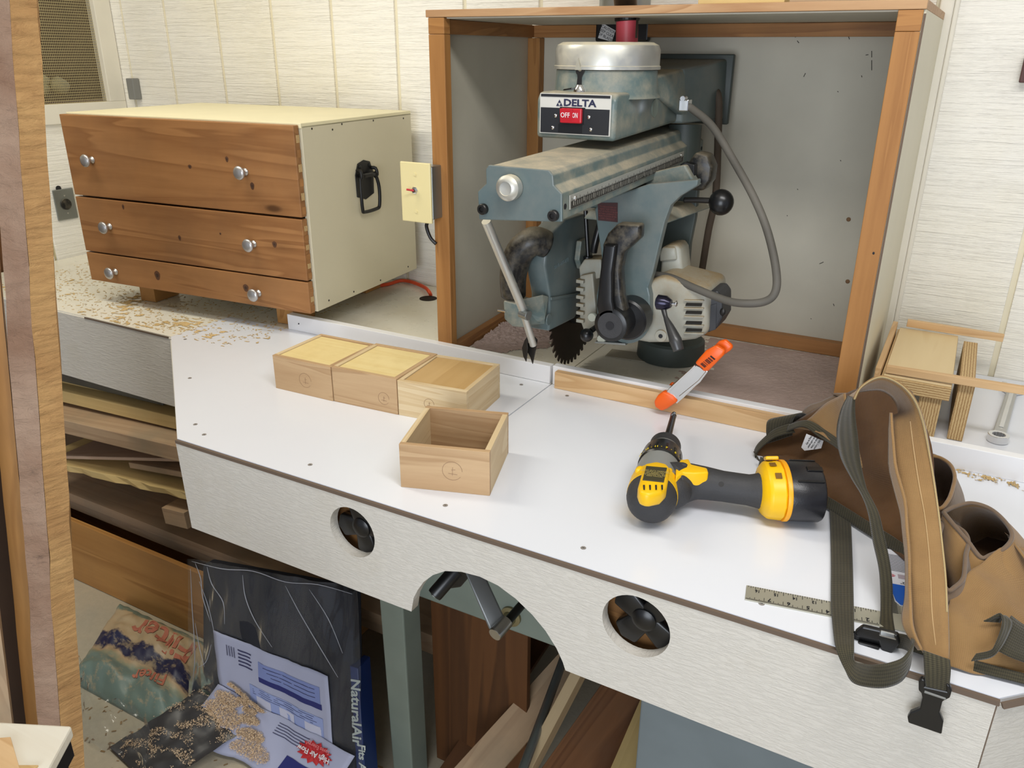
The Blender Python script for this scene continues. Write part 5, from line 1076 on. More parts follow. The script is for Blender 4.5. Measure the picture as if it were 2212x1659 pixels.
MB().prism([sh+wd*.03-wn*.004+V((0, 0, .003)), se-wd*.02-wn*.004+V((0, 0, .003)), se-wd*.02+wn*.004+V((0, 0, .003)), sh+wd*.03+wn*.004+V((0, 0, .003))], (0, 0, .0012)).build('shank_panel', M_CHROME, wr, .0006)
oe = [(0, -.010), (.012, -.020), (.030, -.026), (.046, -.022), (.048, -.014), (.030, -.011), (.022, -.004), (.022, .005), (.030, .012), (.048, .015), (.046, .023), (.030, .026), (.012, .020), (0, .010)]
MB().prism([se+wd*a+wn*b+V((0, 0, -.007)) for a, b in oe], (0, 0, .011)).build('open_end', M_CHROME, wr, .001)

# ------------------------------------------------------------ sawdust and shavings
def dust(name, label, ctr, step, fn, mat, zmax, clumps=0):
    m = MB(); idx = {}; (x0_, y0_, x1_, y1_) = ctr; nx, ny = int((x1_-x0_)/step), int((y1_-y0_)/step)
    H_ = {}
    for i in range(nx+1):
        for j in range(ny+1):
            x, y = x0_+i*step, y0_+j*step; H_[i, j] = fn(x, y)
    def vid(i, j):
        if (i, j) not in idx:
            x, y = x0_+i*step+(random.random()-.5)*step*.8, y0_+j*step+(random.random()-.5)*step*.8; h = max(0, H_[i, j]); idx[i, j] = len(m.v); m.v.append(V((x, y, T+.0004+min(zmax, h*zmax)*(.6+.7*random.random()))))
        return idx[i, j]
    for i in range(nx):
        for j in range(ny):
            if min(H_[i, j], H_[i+1, j], H_[i, j+1], H_[i+1, j+1]) > 0: m.f.append((vid(i, j), vid(i+1, j), vid(i+1, j+1), vid(i, j+1)))
    return tag(m.build(name, mat, None), label, 'sawdust', kind='stuff')
def nz(x, y, s, z=0): return noise.noise(V((x*s, y*s, z)))
def d1(x, y):  # powder on the saw table, right part and left corner
    if x > hx1-.014 or y > hy1-.04 or y < 1.514: return -1
    right = (x+.47)*3.2+(y-1.60)*.5+nz(x, y, 14)*.18+nz(x, y, 60)*.25
    return right
dust('sawdust', 'pinkish sawdust layer covering the right side of the saw table', (-.56, 1.514, hx1-.014, 1.985), .006, d1, M_DUST, .003)
def d2(x, y):
    if x < hx0+.036-.03*(y-1.53)/.45: return -1
    e = 1.0-((x+1.01)/.19)**2-((y-1.79)/.20)**2+nz(x, y, 40)*.3+(.0 if y > 1.56 else -1)
    return e
dust('sawdust', 'pinkish sawdust drift in the left corner of the saw hood', (-1.035, 1.56, -.80, 1.985), .0045, d2, M_DUST, .012)
def d3(x, y):
    if x < -2.7 or x > -1.40: return -1
    band = .62-abs(y-(1.36+.05*math.sin(x*5)))*3.0-abs(x+1.95)*.5
    return band*.9+nz(x, y, 9, 3)*.8+nz(x*.6, y*1.8, 60, 5)*1.1+nz(x, y, 150, 2)*.5-.62
dust('wood_shavings', 'tan shavings scattered on the left bench before the chest', (-2.6, 1.302, -1.48, 1.66), .0036, d3, M_DUSTL, .0025)
def d4(x, y):
    if y > 1.491: return -1
    return .30-abs(y-1.480+.02*nz(x, 0, 20))*30-(0 if x > .05 else 2)+nz(x, y, 70)*.7+nz(x, y, 220)*.9
dust('wood_shavings', 'tan shavings lying along the fence at the right end', (.04, 1.40, .5, 1.491), .0022, d4, M_DUSTL, .005)
def d5(x, y): return nz(x, y, 200)*.8+.25-((x-.13)/.12)**2-((y-1.56)/.04)**2+nz(x, y, 45)*.5
dust('wood_shavings', 'tan shavings beside the wrench behind the fence', (.0, 1.52, .35, 1.62), .0025, d5, M_DUSTL, .003)
def chips(name, label, n, rect, mat, s=.0035):
    m = MB()
    for i in range(n):
        x = rect[0]+random.random()*(rect[2]-rect[0]); y = rect[1]+random.random()*(rect[3]-rect[1]); a = random.random()*PI
        l = s*(.4+random.random()); d = V((math.cos(a), math.sin(a), 0))*l; e = V((-math.sin(a), math.cos(a), 0))*l*.35; c = V((x, y, T+.0006)); zc = V((0, 0, s*.3*random.random()))
        m.add([c-d-e, c+d-e, c+d+e+zc, c-d+e+zc], [(0, 1, 2, 3)])
    return tag(m.build(name, mat, None), label, 'sawdust', kind='stuff')
chips('sawdust', 'fine tan chips sprinkled over the left bench', 1600, (-2.6, 1.31, -1.5, 1.75), M_DUSTL)
tag(MB().prism([AZ(x, y, T+.0006) for x, y in ((1307, 770), (1322, 755), (1420, 768), (1405, 784))], (0, 0, .0016)).build('table_insert', plain('dusty_hardboard', (168, 160, 142), .7), None), 'square hardboard plate on the saw table below the motor', 'plate')
# ------------------------------------------------------------ under the bench, left: stacked boards
def run(name, px_a, px_b, Y, depth, h, mat, label, group=None, ext=.25, wob=0):
    """board whose front top edge runs between two surveyed points on plane Y"""
    a, b = AY(*px_a, Y), AY(*px_b, Y); a = a+(a-b)*ext; b = b+(b-a)*.10
    d = (b-a).normalized(); up = V((0, 0, 1)); c = (a+b)/2+V((0, depth/2, 0))-up*h/2
    o = board(name, mat, (b-a).length, depth, h, frame(c, d, (0, 1, 0)), None, .002, wob)
    tag(o, label, 'board', group); return o
run('metal_rail', (122, 800), (320, 846), 1.345, .014, .034, M_GALV, 'grey metal rail just below the left bench top')
run('stacked_board', (122, 820), (378, 884), 1.36, .22, .016, yellowboard(0), 'pale yellow panel, topmost of the boards below the left bench')
run('stacked_board', (122, 842), (378, 901), 1.311, .10, .038, yellowboard(0), 'thick yellowed beam below the left bench')
run('stacked_board', (127, 905), (386, 966), 1.24, .30, .045, oldboard(0), 'wide dusty brown board under the yellowed beam')
o = run('stacked_board', (130, 985), (362, 990), 1.27, .26, .010, wood('pink_plywood', (196, 170, 148), (170, 140, 116), 0, .5, .7), 'thin pinkish plywood sheet lying crooked in the stack', ext=.02)
run('stacked_board', (300, 1003), (395, 1020), 1.285, .2, .018, oldboard(0), 'short grey-brown board at the right of the stack')
o = run('stacked_board', (138, 1003), (406, 1066), 1.25, .26, .022, yellowboard(0), 'waney-edged pale plank with scalloped edge in the stack', wob=.012)
plank_between('spacer_block', oldboard(0), AY(372, 1103, 1.27), AY(420, 1115, 1.27), .06, .05).update_tag()
tag([x for x in COL.objects if x.name == 'spacer_block'][0], 'wood block between the scalloped plank and the shelf', 'block')
# shelf and plywood drawer box
sh_ = thing('lower_shelf', 'dusty double-layer shelf low under the bench', 'shelf', (-1.7, 1.4, .2))
for k, (z1_, h_, yf) in enumerate(((.262, .030, 1.29), (.231, .034, 1.297))):
    o = board('shelf_layer', wood('dusty_shelf', (176, 148, 118), (136, 106, 80), 0, .8, .8, 0, ((138, 124, 104), 6, .6), .7), 1.9, .62, h_, frame((-1.85, yf+.31, z1_-h_/2+.012), (1, 0, 0), (0, 1, 0)), sh_)
db = thing('plywood_drawer_box', 'long orange plywood box front standing on the floor under the shelf', 'box', (-2.0, 1.3, 0))
MB().box((-3.0, 1.225, .002), (-1.30, 1.240, .236)).build('front_panel', plyor(0), db, .001)
MB().box((-3.0, 1.245, .002), (-1.30, 1.80, .02)).build('bottom_panel', plyor(0), db)
MB().box((-1.315, 1.245, .02), (-1.30, 1.80, .19)).build('side_panel', plyor(1), db)
wb = MB().box((-3.4, 1.93, 0), (.9, 1.945, .86)).build('back_panel', plain('dark_under_bench_board', (70, 56, 42), .9), None); tag(wb, 'dark board closing the back of the space under the bench', 'panel')
# ------------------------------------------------------------ saw stand
st = thing('saw_stand', 'grey-green sheet metal stand of the saw under the bench', 'stand', (-.6, 1.2, 0))
MB().hexa([V((-.915, 1.10, 0)), V((-.860, 1.10, 0)), V((-.860, 1.16, 0)), V((-.915, 1.16, 0)), V((-.925, 1.10, .70)), V((-.862, 1.10, .70)), V((-.862, 1.16, .70)), V((-.925, 1.16, .70))]).build('leg', M_DKGREEN, st, .003)
p0_, p1_ = AY(1372, 1480, 1.05), AY(1372, 1659, 1.05)
MB().box((p1_.x, 1.05, 0), (p1_.x+.30, 1.062, .72)).build('leg', plain('blue_grey_paint', (112, 122, 126), .5, var=.1), st, .003)
MB().box((-.925, 1.16, .497), (-.25, 1.185, .709)).build('cross_beam', M_DKGREEN, st, .004)
m = MB().box((-.925, 1.10, .71), (-.25, 1.9, .725)).build('top_plate', M_DKMETAL, st, .002)
bf = AY(1105, 1330, 1.16); MB().lathe(bf+V((0, 0, 0)), bf+V((0, -.03, 0)), [(0, .022), (.006, .022), (.008, .014), (.03, .013)], 24).build('shaft_boss', plain('brass_boss', (128, 118, 84), .5, .4), st, smooth='auto')
ck = thing('crank_handle', 'grey crank arm with black grip hanging in the arch of the bench front', 'crank', AY(1030, 1300, 1.0))
MB().hexa([AY(1058, 1362, .965), AY(1098, 1352, .985), AY(1098, 1352, 1.0), AY(1058, 1362, .98), AY(1000, 1225, .985), AY(1038, 1222, 1.02), AY(1038, 1222, 1.035), AY(1000, 1225, 1.0)]).build('crank_arm', plain('crank_grey', (126, 128, 128), .4, .5), ck, .004, True)
e0 = AY(1068, 1372, .955); MB().lathe(e0, e0+V((0.004, .035, .006)), [(0, .007), (.0005, .0115), (.003, .0125), (.035, .0125)], 24).build('crank_boss', M_STEEL, ck, smooth='auto')
e1 = AY(1100, 1338, 1.0); MB().cyl(e1+V((0, -.01, 0)), e1+V((0, .12, 0)), .008, n=20).build('crank_shaft', M_DARKST, ck, smooth='auto')
g0, g1 = AY(937, 1287, .935), AY(985, 1232, .975)
MB().lathe(g0, g1, [(0, .009), (.001, .0125), (.004, .0135), ((g1-g0).length, .0135)], 24).build('crank_grip', M_BLACK, ck, smooth='auto')
MB().cyl(g0+(g0-g1).normalized()*.001, g0, .006, n=16).build('grip_bolt', M_STEEL, ck)
MB().hexa([AY(965, 1272, .99), AY(995, 1268, .99), AY(995, 1268, 1.0), AY(965, 1272, 1.0), AY(995, 1215, .99), AY(1040, 1215, .99), AY(1040, 1215, 1.0), AY(995, 1215, 1.0)]).build('grip_arm', M_BLACK, ck, .002)
# cabinet side in the dark
cb = MB().box((-.862, 1.20, 0), (-.62, 1.215, .70)).build('plywood_sheet', darkply(2), None, .001); tag(cb, 'dark stained plywood sheet standing inside the saw stand', 'plywood sheet')
def lean(name, a, b, W_, Th_, mat, label, up=(0, -1, .3), cat='board'):
    o = plank_between(name, mat, a, b, W_, Th_, up); tag(o, label, cat); return o
lean('leaning_board', AY(1000, 1700, 1.02), AY(1330, 1330, 1.5), .075, .02, oldboard(0), 'dusty brown board leaning under the arch, leftmost')
lean('leaning_board', AY(960, 1690, 1.12), AY(1175, 1370, 1.5), .05, .02, darkply(0), 'narrow dark board leaning behind the dusty one')
lean('leaning_board', AY(1090, 1760, .98), AY(1290, 1380, 1.30), .022, .05, wood('pale_batten', (190, 168, 132), (160, 136, 100), 0, .8, .7), 'pale batten leaning right of the grey conduit')
lean('leaning_board', AY(1180, 1780, 1.0), AY(1420, 1420, 1.45), .13, .02, wood('red_board', (140, 98, 66), (96, 62, 42), 0, .7, .7, 0, ((120, 96, 78), 6, .4)), 'wide reddish board leaning right of the pale batten')
lean('leaning_board', AY(1300, 1790, 1.02), AY(1420, 1500, 1.35), .05, .03, yellowboard(0), 'olive-yellow board leaning beside the right stand leg')
lean('leaning_board', AY(1240, 1790, 1.06), AY(1440, 1440, 1.5), .05, .03, darkply(0), 'dark narrow board leaning between the reddish and olive boards')
cdx = MB().tube([AY(1115, 1700, .98), AY(1160, 1580, 1.10), AY(1215, 1430, 1.28), AY(1235, 1370, 1.36)], .0095, n=16, smooth=5).build('conduit_pipe', M_GALV, None, smooth=True); tag(cdx, 'thin grey metal conduit leaning among the boards', 'pipe')
# dark board far right behind the stand leg
lean('leaning_board', AY(1620, 1800, 1.22), AY(1620, 1600, 1.5), .12, .02, darkply(0), 'dark board standing right of the blue-grey stand leg')

# ------------------------------------------------------------ air filter in a clear bag
fb = thing('filter_package', 'black foam air filter in a clear plastic bag with blue printed card', 'filter', AY(600, 1600, 1.02))
TL, TR, BL, BR = AY(424, 1207, 1.10), AY(772, 1268, 1.16), V((-1.50, 1.035, .002)), V((-.925, 1.00, .002))
N_ = (TR-TL).cross(BL-TL).normalized()
if N_.y > 0: N_ = -N_
def FP(u, v, off=0): return TL.lerp(TR, u).lerp(BL.lerp(BR, u), v)+N_*off
def grid(fn, nu, nv, u0=0, u1=1, v0=0, v1=1):
    m = MB()
    for j in range(nv+1):
        for i in range(nu+1):
            u, v = u0+(u1-u0)*i/nu, v0+(v1-v0)*j/nv; m.uv[len(m.v)] = (u, v); m.v.append(fn(u, v))
    for j in range(nv):
        for i in range(nu): a = j*(nu+1)+i; m.f.append((a, a+1, a+nu+2, a+nu+1))
    return m
def wr_(u, v): return noise.noise(V((u*7, v*2.2, 1)))*.008+noise.noise(V((u*22+v*5, v*5, 2)))*.004
MB().hexa([FP(.04, .99, -.04), FP(.96, .99, -.04), FP(.96, .99, 0), FP(.04, .99, 0), FP(.04, .03, -.04), FP(.97, .03, -.04), FP(.97, .03, 0), FP(.04, .03, 0)]).build('foam_pad', plain('charcoal_foam', (34, 36, 44), .9, var=.1, bumps=(400, .4)), fb, .006)
grid(lambda u, v: FP(u-.01, v, .014+wr_(u, v)), 60, 60, -.02, 1.03, -.012, .985).build('clear_bag', M_FILM, fb, smooth=True, label='clear wrinkled plastic bag')
cm = plain('film_crease_glint', (176, 178, 186), .15, var=.1)  # pale tubes along the creases stand in for the film's gloss highlights
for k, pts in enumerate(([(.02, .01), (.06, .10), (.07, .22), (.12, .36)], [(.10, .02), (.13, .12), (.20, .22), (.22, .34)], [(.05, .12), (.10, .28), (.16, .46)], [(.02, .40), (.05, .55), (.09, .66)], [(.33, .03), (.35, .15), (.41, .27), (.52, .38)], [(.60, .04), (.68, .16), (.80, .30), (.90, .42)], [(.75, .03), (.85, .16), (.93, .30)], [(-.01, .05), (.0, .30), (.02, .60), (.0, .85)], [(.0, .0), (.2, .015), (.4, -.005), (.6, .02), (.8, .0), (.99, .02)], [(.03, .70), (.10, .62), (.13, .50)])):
    MB().tube([FP(u, v, .0155+wr_(u, v)) for u, v in pts], [.0004]+[.0011]*(len(pts)-2)+[.0004], n=6, smooth=5).build('crease_glint', cm, fb, smooth=True)
MB().hexa([FP(.99, .99, -.045), FP(1.03, .99, -.045), FP(1.03, .99, .008), FP(.985, .99, .008), FP(.965, .36, -.045), FP(1.0, .36, -.045), FP(1.0, .36, .008), FP(.955, .36, .008)]).build('side_band', plain('navy_band', (26, 46, 96), .4), fb, .002)
sd = (FP(1, 1)-FP(1, .4)).normalized(); cr = (FP(1, .5)-FP(.5, .5)).normalized()
put(text_mesh('NaturalAir', .036, .0006, .0009, sx=.95), 'lettering', plain('band_print', (190, 196, 190), .5), fb, FP(.985, .56, .0095), sd, cr)
put(text_mesh('Fits All Sizes', .026, .0006, .0007, sx=.95), 'lettering', plain('band_print', (190, 196, 190), .5), fb, FP(1.01, .82, .0095), sd, cr)
# printed card (upside down) with its parts; u from .12 to .80 on the upper leaf
def card(u, v, o=.0): return FP(u, v, .018+wr_(u, v)*.6+o)
cardm = plain('card_lilac', (170, 174, 198), .55, var=.04)
def upper(s, t): u = .145+.70*s+.05*t*(1-s)+.02*s*t; v = (.40+.14*s*0+.03*s)+(.335)*t; return u, v
grid(lambda s, t: card(*upper(s, t)), 24, 16).build('card_upper', cardm, fb, smooth=True, solid=.0012)
def lower(s, t): u = .19-.13*t+(.80-.02*t)*s*(1-.0*t); v = .715+.025*s+.27*t; return u, v
def lowp(s, t): return card(*lower(s, t), .004+.045*max(0, t)**1.3+.018*math.exp(-((s-.28)/.10)**2)*(.3+t))
grid(lowp, 30, 16).build('card_lower', cardm, fb, smooth=True, solid=.0012)
def patch(fn, s0, s1, t0, t1, name, mat, off, n=6):
    return grid(lambda s, t: fn(s, t)+N_*off, n, max(2, n//2), s0, s1, t0, t1).build(name, mat, fb, smooth=True)
up_ = lambda s, t: card(*upper(s, t))
patch(up_, .40, .92, .22, .46, 'print_block', plain('print_blue', (124, 138, 190), .55), .0016, 12)
patch(up_, .40, .93, .46, .54, 'print_bar', plain('print_navy', (38, 44, 110), .55), .0018, 12)
patch(up_, .30, .93, .66, .93, 'print_block', plain('print_blue_pale', (146, 160, 206), .55), .0016, 12)
for s in (.36, .56, .78): 
    q = patch(up_, s, s+.13, .80, .96, 'picture_panel', plain('panel_white', (196, 198, 218), .55), .0021, 3)
ln = MB()
def pl(fn, s0, s1, t, h, off):
    k = 8
    for i in range(k): ln.add([fn(s0+(s1-s0)*i/k, t)+N_*off, fn(s0+(s1-s0)*(i+1)/k, t)+N_*off, fn(s0+(s1-s0)*(i+1)/k, t+h)+N_*off, fn(s0+(s1-s0)*i/k, t+h)+N_*off], [(0, 1, 2, 3)])
for i in range(3): pl(up_, .45+.03*i, .88, .27+.06*i, .010, .0019)
for i in range(5): pl(up_, .22, .34-.01*(i % 2), .16+.06*i, .022, .0019)
for i in range(4): pl(up_, .33, .90-.05*(i % 2), .68+.032*i, .007, .0019)
for i in range(5): pl(lowp, .50, .72-.02*(i % 2), .10+.05*i, .012, .0022)
for i in range(12):
    if i % 3 != 2: ln.add([up_(.115+.007*i, .16)+N_*.002, up_(.115+.007*i+.003, .16)+N_*.002, up_(.115+.007*i+.003, .34)+N_*.002, up_(.115+.007*i, .34)+N_*.002], [(0, 1, 2, 3)])
ln.build('small_print', plain('print_dark', (52, 54, 92), .6), fb, kind='stuff')
bc_ = [lowp(.79+.12*rr*math.cos(a), .26+.19*rr*math.sin(a))+N_*.004 for a, rr in [(2*PI*k/28, 1.0 if k % 2 else .72) for k in range(28)]]
cb_ = sum(bc_, V((0, 0, 0)))/28; m = MB(); m.v = bc_+[cb_+N_*.003]; m.f = [(k, (k+1) % 28, 28) for k in range(28)]
m.build('red_starburst', plain('burst_red', (190, 44, 50), .5), fb)
xd = (lowp(.70, .27)-lowp(.88, .25)).normalized(); yd = (lowp(.79, .45)-lowp(.79, .10)).normalized()
put(text_mesh('High Air Flow', .0165, .0004, .0003, sx=1.0), 'lettering', M_PAPER, fb, cb_+N_*.0075+yd*-.004, xd, yd)
put(text_mesh('Saves Energy!', .0125, .0004, .0001, sx=1.0), 'lettering', plain('pale_red_print', (226, 130, 130), .6), fb, cb_+N_*.0075+yd*-.022, xd, yd)
patch(lowp, .66, .88, .52, .85, 'picture_block', plain('print_navy', (38, 44, 110), .55), .0025, 5)
m = MB()
def dpile(fn, s, t, r, n, th):
    for _ in range(n):
        a = random.random()*2*PI; q = r*math.sqrt(random.random()); ss, tt = s+q*math.cos(a), t+q*math.sin(a)*1.2
        c = fn(ss, tt)+N_*(.004+th*random.random()); e1_ = V((random.random()-.5, random.random()-.5, random.random()-.5))*.006; e2_ = V((random.random()-.5, random.random()-.5, random.random()-.5))*.006
        m.add([c, c+e1_, c+e2_], [(0, 1, 2)])
for s, t, r, n in ((.12, .14, .10, 1500), (.16, .40, .15, 3200), (.33, .25, .07, 1200), (.40, .48, .09, 1600), (.46, .72, .13, 1900), (.10, .75, .18, 3200), (.30, .10, .05, 700), (.22, .02, .05, 700)): dpile(lowp, s, t, r, n, .006)
for k in range(22): dpile(lowp, .08+.30*k/22, -.18+.20*k/22, .022, 110, .005)
m.build('spilled_sawdust', plain('peach_sawdust', (222, 196, 162), .95, var=.1), fb, kind='stuff')
# dark plastic flap at the left foot
def flap(s, t): 
    p = V((-1.47-.10*t+.20*s, 1.03-.20*t-.03*s, .06*(1-t)+.010+noise.noise(V((s*5, t*5, 3)))*.012)); return p
grid(flap, 18, 18).build('bag_foot', plain('dusty_black_film', (58, 58, 60), .35, var=.3), fb, smooth=True)
m = MB()
for q in range(9000):
    a, b = random.random(), random.random(); h_ = noise.noise(V((a*4+b*2, b*9, 5)))+.5*noise.noise(V((a*20, b*22, 2)))
    if h_ < .16: continue
    p = flap(a, b)+V((0, 0, .003+.004*random.random())); e1_ = V((random.random()-.5, random.random()-.5, random.random()-.5))*.006; e2_ = V((random.random()-.5, random.random()-.5, random.random()-.5))*.006
    m.add([p, p+e1_, p+e2_], [(0, 1, 2)])
m.build('dust_ridge', plain('peach_sawdust', (222, 196, 162), .95, var=.1), fb, kind='stuff')

# ------------------------------------------------------------ second package lying on the floor
pk = thing('flattened_package', 'crumpled teal and cream filter package lying on the dusty floor', 'package', (-1.75, 1.05, 0))
c00, c10, c11, c01 = V((-2.02, 1.20, 0)), V((-1.60, 1.20, 0)), V((-1.46, .93, 0)), V((-1.86, .93, 0))
def PK(u, v, o=0):
    p = c00.lerp(c10, u).lerp(c01.lerp(c11, u), v); e = min(1, 6*min(u, 1-u, v, 1-v)); return p+V((0, 0, .008+.050*e**.5+noise.noise(V((u*5, v*4, 8)))*.022*e+noise.noise(V((u*14, v*12, 4)))*.007+o))
t_ = NT('package_print'); uvv = t_.coord((1, 1, 1), uv=True); sp = t_.n('SeparateXYZ'); t_.l(uvv, sp.inputs[0])
nn = t_.noise(uvv, 6, 5, .6)
vv = t_.math('ADD', sp.outputs[1], t_.math('MULTIPLY', t_.math('SUBTRACT', nn, .5), .25))
vv = t_.math('SUBTRACT', vv, t_.math('MULTIPLY', sp.outputs[0], .0))
colr = t_.ramp(vv, [(0, (*srgb(112, 134, 126), 1)), (.10, (*srgb(116, 136, 126), 1)), (.13, (*srgb(196, 176, 142), 1)), (.42, (*srgb(192, 170, 136), 1)), (.45, (*srgb(40, 44, 78), 1)), (.58, (*srgb(44, 46, 76), 1)), (.62, (*srgb(190, 164, 130), 1)), (.68, (*srgb(150, 152, 128), 1)), (.74, (*srgb(118, 136, 128), 1)), (1, (*srgb(112, 132, 124), 1))])
n2 = t_.ramp(t_.noise(uvv, 9, 6, .7), [(.52, (0, 0, 0)), (.60, (1, 1, 1))])
colr = t_.mix(t_.math('MULTIPLY', n2, .6), colr, srgb(176, 160, 130))
MPK = t_.done(colr, .45, 0, None, .5)
grid(PK, 50, 40).build('printed_bag', MPK, pk, smooth=True)
skirt = [PK(0, v) for v in np.linspace(0, 1, 12)]+[PK(u, 1) for u in np.linspace(.1, 1, 12)]
m = MB(); m.v = skirt+[V((p.x, p.y, .001)) for p in skirt]; n = len(skirt); m.f = [(i, i+1, n+i+1, n+i) for i in range(n-1)]; m.build('bag_side', plain('bag_teal', (112, 132, 124), .4), pk)
rs = plain('faded_red_print', (190, 118, 96), .7)
def decal(txt, size, cu_, cv_, sx=1.0, rot=0.0):
    me = text_mesh(txt, size, .0004, size*.02, sx=sx); z1_ = max(v.co.z for v in me.vertices)
    bm = bmesh.new(); bm.from_mesh(me); bmesh.ops.subdivide_edges(bm, edges=[e for e in bm.edges if e.calc_length() > .012], cuts=2); bm.to_mesh(me); bm.free()
    for v in me.vertices:
        x, y = v.co.x*math.cos(rot)-v.co.y*math.sin(rot), v.co.x*math.sin(rot)+v.co.y*math.cos(rot); p = PK(cu_-x/.42, cv_+y/.27, .0015+(.0008 if v.co.z >= z1_-1e-6 else 0)); v.co = p
    put(me, 'lettering', rs, None, (0, 0, 0), (1, 0, 0), (0, 1, 0)); o = COL.objects[-1]
    o.parent = pk; o.matrix_parent_inverse = MW[pk].inverted()
decal('Filter', .10, .60, .27, 1.15)
decal('Filter', .05, .66, .70, 1.1, .25)
def fringe(u, v): p = V((-2.02+.10*v+.52*u, .99-.10*u-.10*v+.05*math.sin(u*9)*.4, .004+.03*(1-v)+abs(noise.noise(V((u*9, v*5, 6))))*.03)); return p
grid(fringe, 40, 12).build('clear_film', M_FILM, pk, smooth=True, label='clear plastic film edge')
m = MB()
for i in range(500):
    x = -1.95+random.random()*1.2; y = .55+random.random()*.6; l = .002+.005*random.random(); a = random.random()*PI; d = V((math.cos(a), math.sin(a), 0))*l; e = V((-math.sin(a), math.cos(a), 0))*l*.4; c = V((x, y, .0012)); m.add([c-d-e, c+d-e, c+d+e, c-d+e], [(0, 1, 2, 3)])
tag(m.build('floor_chips', plain('mixed_chips', (150, 122, 84), .9, var=.3), None), 'small chips scattered over the dusty floor', 'sawdust', kind='stuff')

# ------------------------------------------------------------ rough planks in the foreground at the left
def rough(name, A, Bp, offs, mat, label, tilt=0, seg=40, amp=.003, amp2=.0):
    """A top point, Bp low point of the near corner; offs = cross-section around it (x, y) in metres"""
    A, Bp = V(A), V(Bp); d = (Bp-A)/(Bp.z-A.z); A2 = A+d*(2.02-A.z); B2 = Bp+d*(.002-Bp.z); m = MB(); k = len(offs)
    for i in range(seg+1):
        c = A2.lerp(B2, i/seg)
        for q, (ox, oy) in enumerate(offs): 
            j = noise.noise_vector(V((q*3.1, c.z*9, hash(name) % 7 if 0 else 1)))*amp+noise.noise_vector(V((q*5.3, c.z*38, 2)))*amp*.5
            p = c+V((ox, oy, 0))+V((j.x, j.y, 0)); p.z = c.z; m.v.append(p)
    for i in range(seg):
        for q in range(k): q2 = (q+1) % k; m.f.append((i*k+q, i*k+q2, (i+1)*k+q2, (i+1)*k+q))
    m.f += [tuple(range(k)), tuple(range(seg*k+k-1, seg*k-1, -1))]
    return m
X0 = -1.28
def corner(xt, xb, X): return AX(xt, 0, X), AX(xb, 1659, X)
rl = NT('rough_sawn_plank'); v_ = rl.coord((1, 1, 1), rnd=False)
vs_ = rl.coord((6, 6, 34), rnd=False); big = rl.noise(v_, 7, 5, .6); ln_ = rl.noise(vs_, 3, 5, .7, .8)
cc1 = rl.mix(rl.ramp(big, [(.3, (0, 0, 0)), (.7, (1, 1, 1))]), srgb(196, 156, 104), srgb(172, 130, 84))
cc1 = rl.mix(rl.math('MULTIPLY', rl.ramp(ln_, [(.5, (0, 0, 0)), (.75, (1, 1, 1))]), .5), cc1, srgb(132, 96, 62))
M_RL = rl.done(cc1, .85, 0, rl.bump(ln_, .9, .006), .2)
rd = NT('rough_plank_grey_face'); v_ = rd.coord((1, 1, 1), rnd=False); vs_ = rd.coord((9, 9, 16), rnd=False); big = rd.noise(v_, 5, 5, .6); ln_ = rd.noise(vs_, 3, 5, .7, .8)
cc1 = rd.mix(rd.ramp(big, [(.35, (0, 0, 0)), (.65, (1, 1, 1))]), srgb(168, 142, 122), srgb(142, 112, 92))
cc1 = rd.mix(rd.ramp(rd.noise(rd.coord((4, 4, 7), rnd=False), 3.2, 5, .75), [(.60, (0, 0, 0)), (.74, (.8, .8, .8))]), cc1, srgb(78, 64, 58))
M_RD = rd.done(cc1, .85, 0, rd.bump(ln_, 1.0, .007), .2)
pA, pB = corner(22, 137, X0)        # near corner between the pale edge and the grey face
rp = thing('rough_plank', 'rough-sawn plank standing nearest the camera at the left edge', 'plank', (X0, pB.y, 0))
g_ = lambda a, b: (.54*a-.84*b, .84*a+.54*b)
rough('a', pA, pB, [g_(0, 0), g_(.036, .012), g_(.036, .06), g_(.0, .06)], None, None, amp=.0035).build('pale_edge', M_RL, rp)
rough('b', pA, pB, [g_(-.0004, -.0004), g_(-.0004, .06), g_(-.036, .06), g_(-.036, .012)], None, None, amp=.0025).build('grey_face', M_RD, rp)
pA, pB = AX(-57, 0, -1.33), AX(100, 1659, -1.33)
m = rough('c', pA, pB, [g_(0, 0), g_(0, .05), g_(-.026, .05), g_(-.026, .004)], None, None, amp=.0008)
tag(m.build('standing_board', plyor(2), None), 'orange-brown board standing behind the rough plank', 'board')
pA, pB = AX(-165, 0, -1.30), AX(38, 1659, -1.30)
m = rough('d', pA, pB, [g_(0, 0), g_(0, .03), g_(-.10, .03), g_(-.10, 0)], None, None, amp=.001)
tag(m.build('standing_board', oldboard(2), None), 'grey-olive board at the far left bottom corner', 'board')
pA, pB = AX(-60, 0, -1.46), AX(96, 1659, -1.46)
m = rough('e', pA, pB, [g_(0, 0), g_(0, .02), g_(-.16, .02), g_(-.16, 0)], None, None, amp=.001)
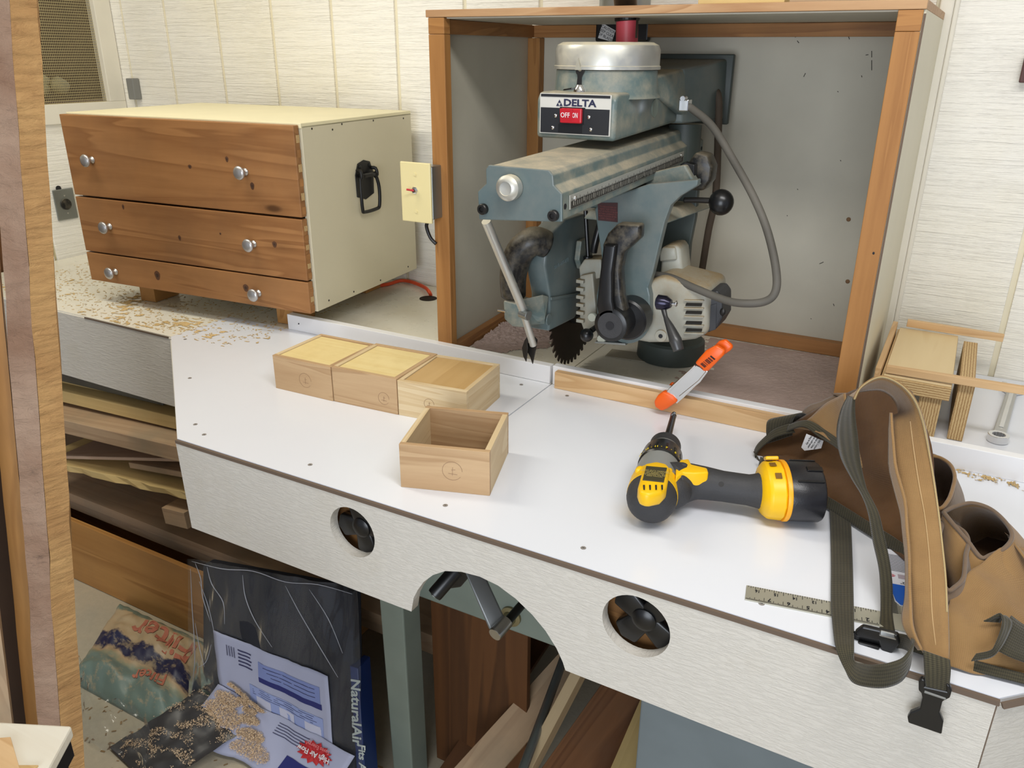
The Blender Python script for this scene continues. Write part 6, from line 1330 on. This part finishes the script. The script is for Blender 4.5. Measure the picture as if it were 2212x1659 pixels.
tag(m.build('standing_board', plain('gap_shade_brown', (70, 50, 34), .8, var=.2), None), 'dark sheet put in for the shade in the gap behind the standing boards', 'board')  # dark sheet added to stand in for the shade between the boards
# white shelf end at the lower left
z_ = .86
sa = thing('side_table', 'white table top with black frame at the lower left corner', 'table', (-.85, .25, z_))
p1, p2, p3 = AZ(155, 1567, z_), AZ(-120, 1552, z_), AZ(100, 1669, z_)
e_ = (p3-p1)
pr_ = [p1, p2, p2+e_*3.2, p1+e_*3.2]
MB().prism([p-V((0, 0, .016)) for p in pr_], (0, 0, .016)).build('top_board', wood('whitewashed_board', (230, 224, 208), (214, 202, 180), 0, .8, .5, 0, None, .5), sa, .003)
MB().prism([p-V((0, 0, .045)) for p in [p1+e_*.06+V((-.006, 0, 0)), p2, p2+e_*3.2, p1+e_*3.2+V((-.006, 0, 0))]], (0, 0, .028)).build('frame', M_BLACK, sa, .001)
for fx, fy in ((.1, .15), (.8, .15), (.1, .9), (.8, .9)):
    q = pr_[0].lerp(pr_[1], fx).lerp(pr_[3].lerp(pr_[2], fx), fy); MB().box((q.x-.015, q.y-.015, 0), (q.x+.015, q.y+.015, z_-.045)).build('leg', M_BLACK, sa)
cd1, cd2 = AZ(-30, 1600, z_+.001), AZ(24, 1596, z_+.001); cd3, cd4 = AZ(44, 1665, z_+.001), AZ(-30, 1700, z_+.001)
tag(MB().prism([cd1, cd2, cd3, cd4], (0, 0, .003)).build('scrap_board', pine(0), None, .0005), 'pale scrap board lying on the white board end', 'board')
a_, b_ = AZ(38, 1656, z_+.001), AZ(84, 1656, z_+.001)
tag(MB().prism([a_, b_, b_+V((0, -.06, 0)), a_+V((0, -.06, 0))], (0, 0, .0025)).build('scrap_strip', tanply(0), None, .0005), 'thin tan strip lying on the white board end', 'board')
# small dark thing high at the right edge
o = MB().box(tuple(AY(2200, 178, 2.022)), tuple(AY(2240, 120, 2.0))).build('dark_bracket', plain('dark_red_brown', (82, 50, 46), .6), None, .002); tag(o, 'dark brown bracket on the wall at the upper right edge', 'bracket')
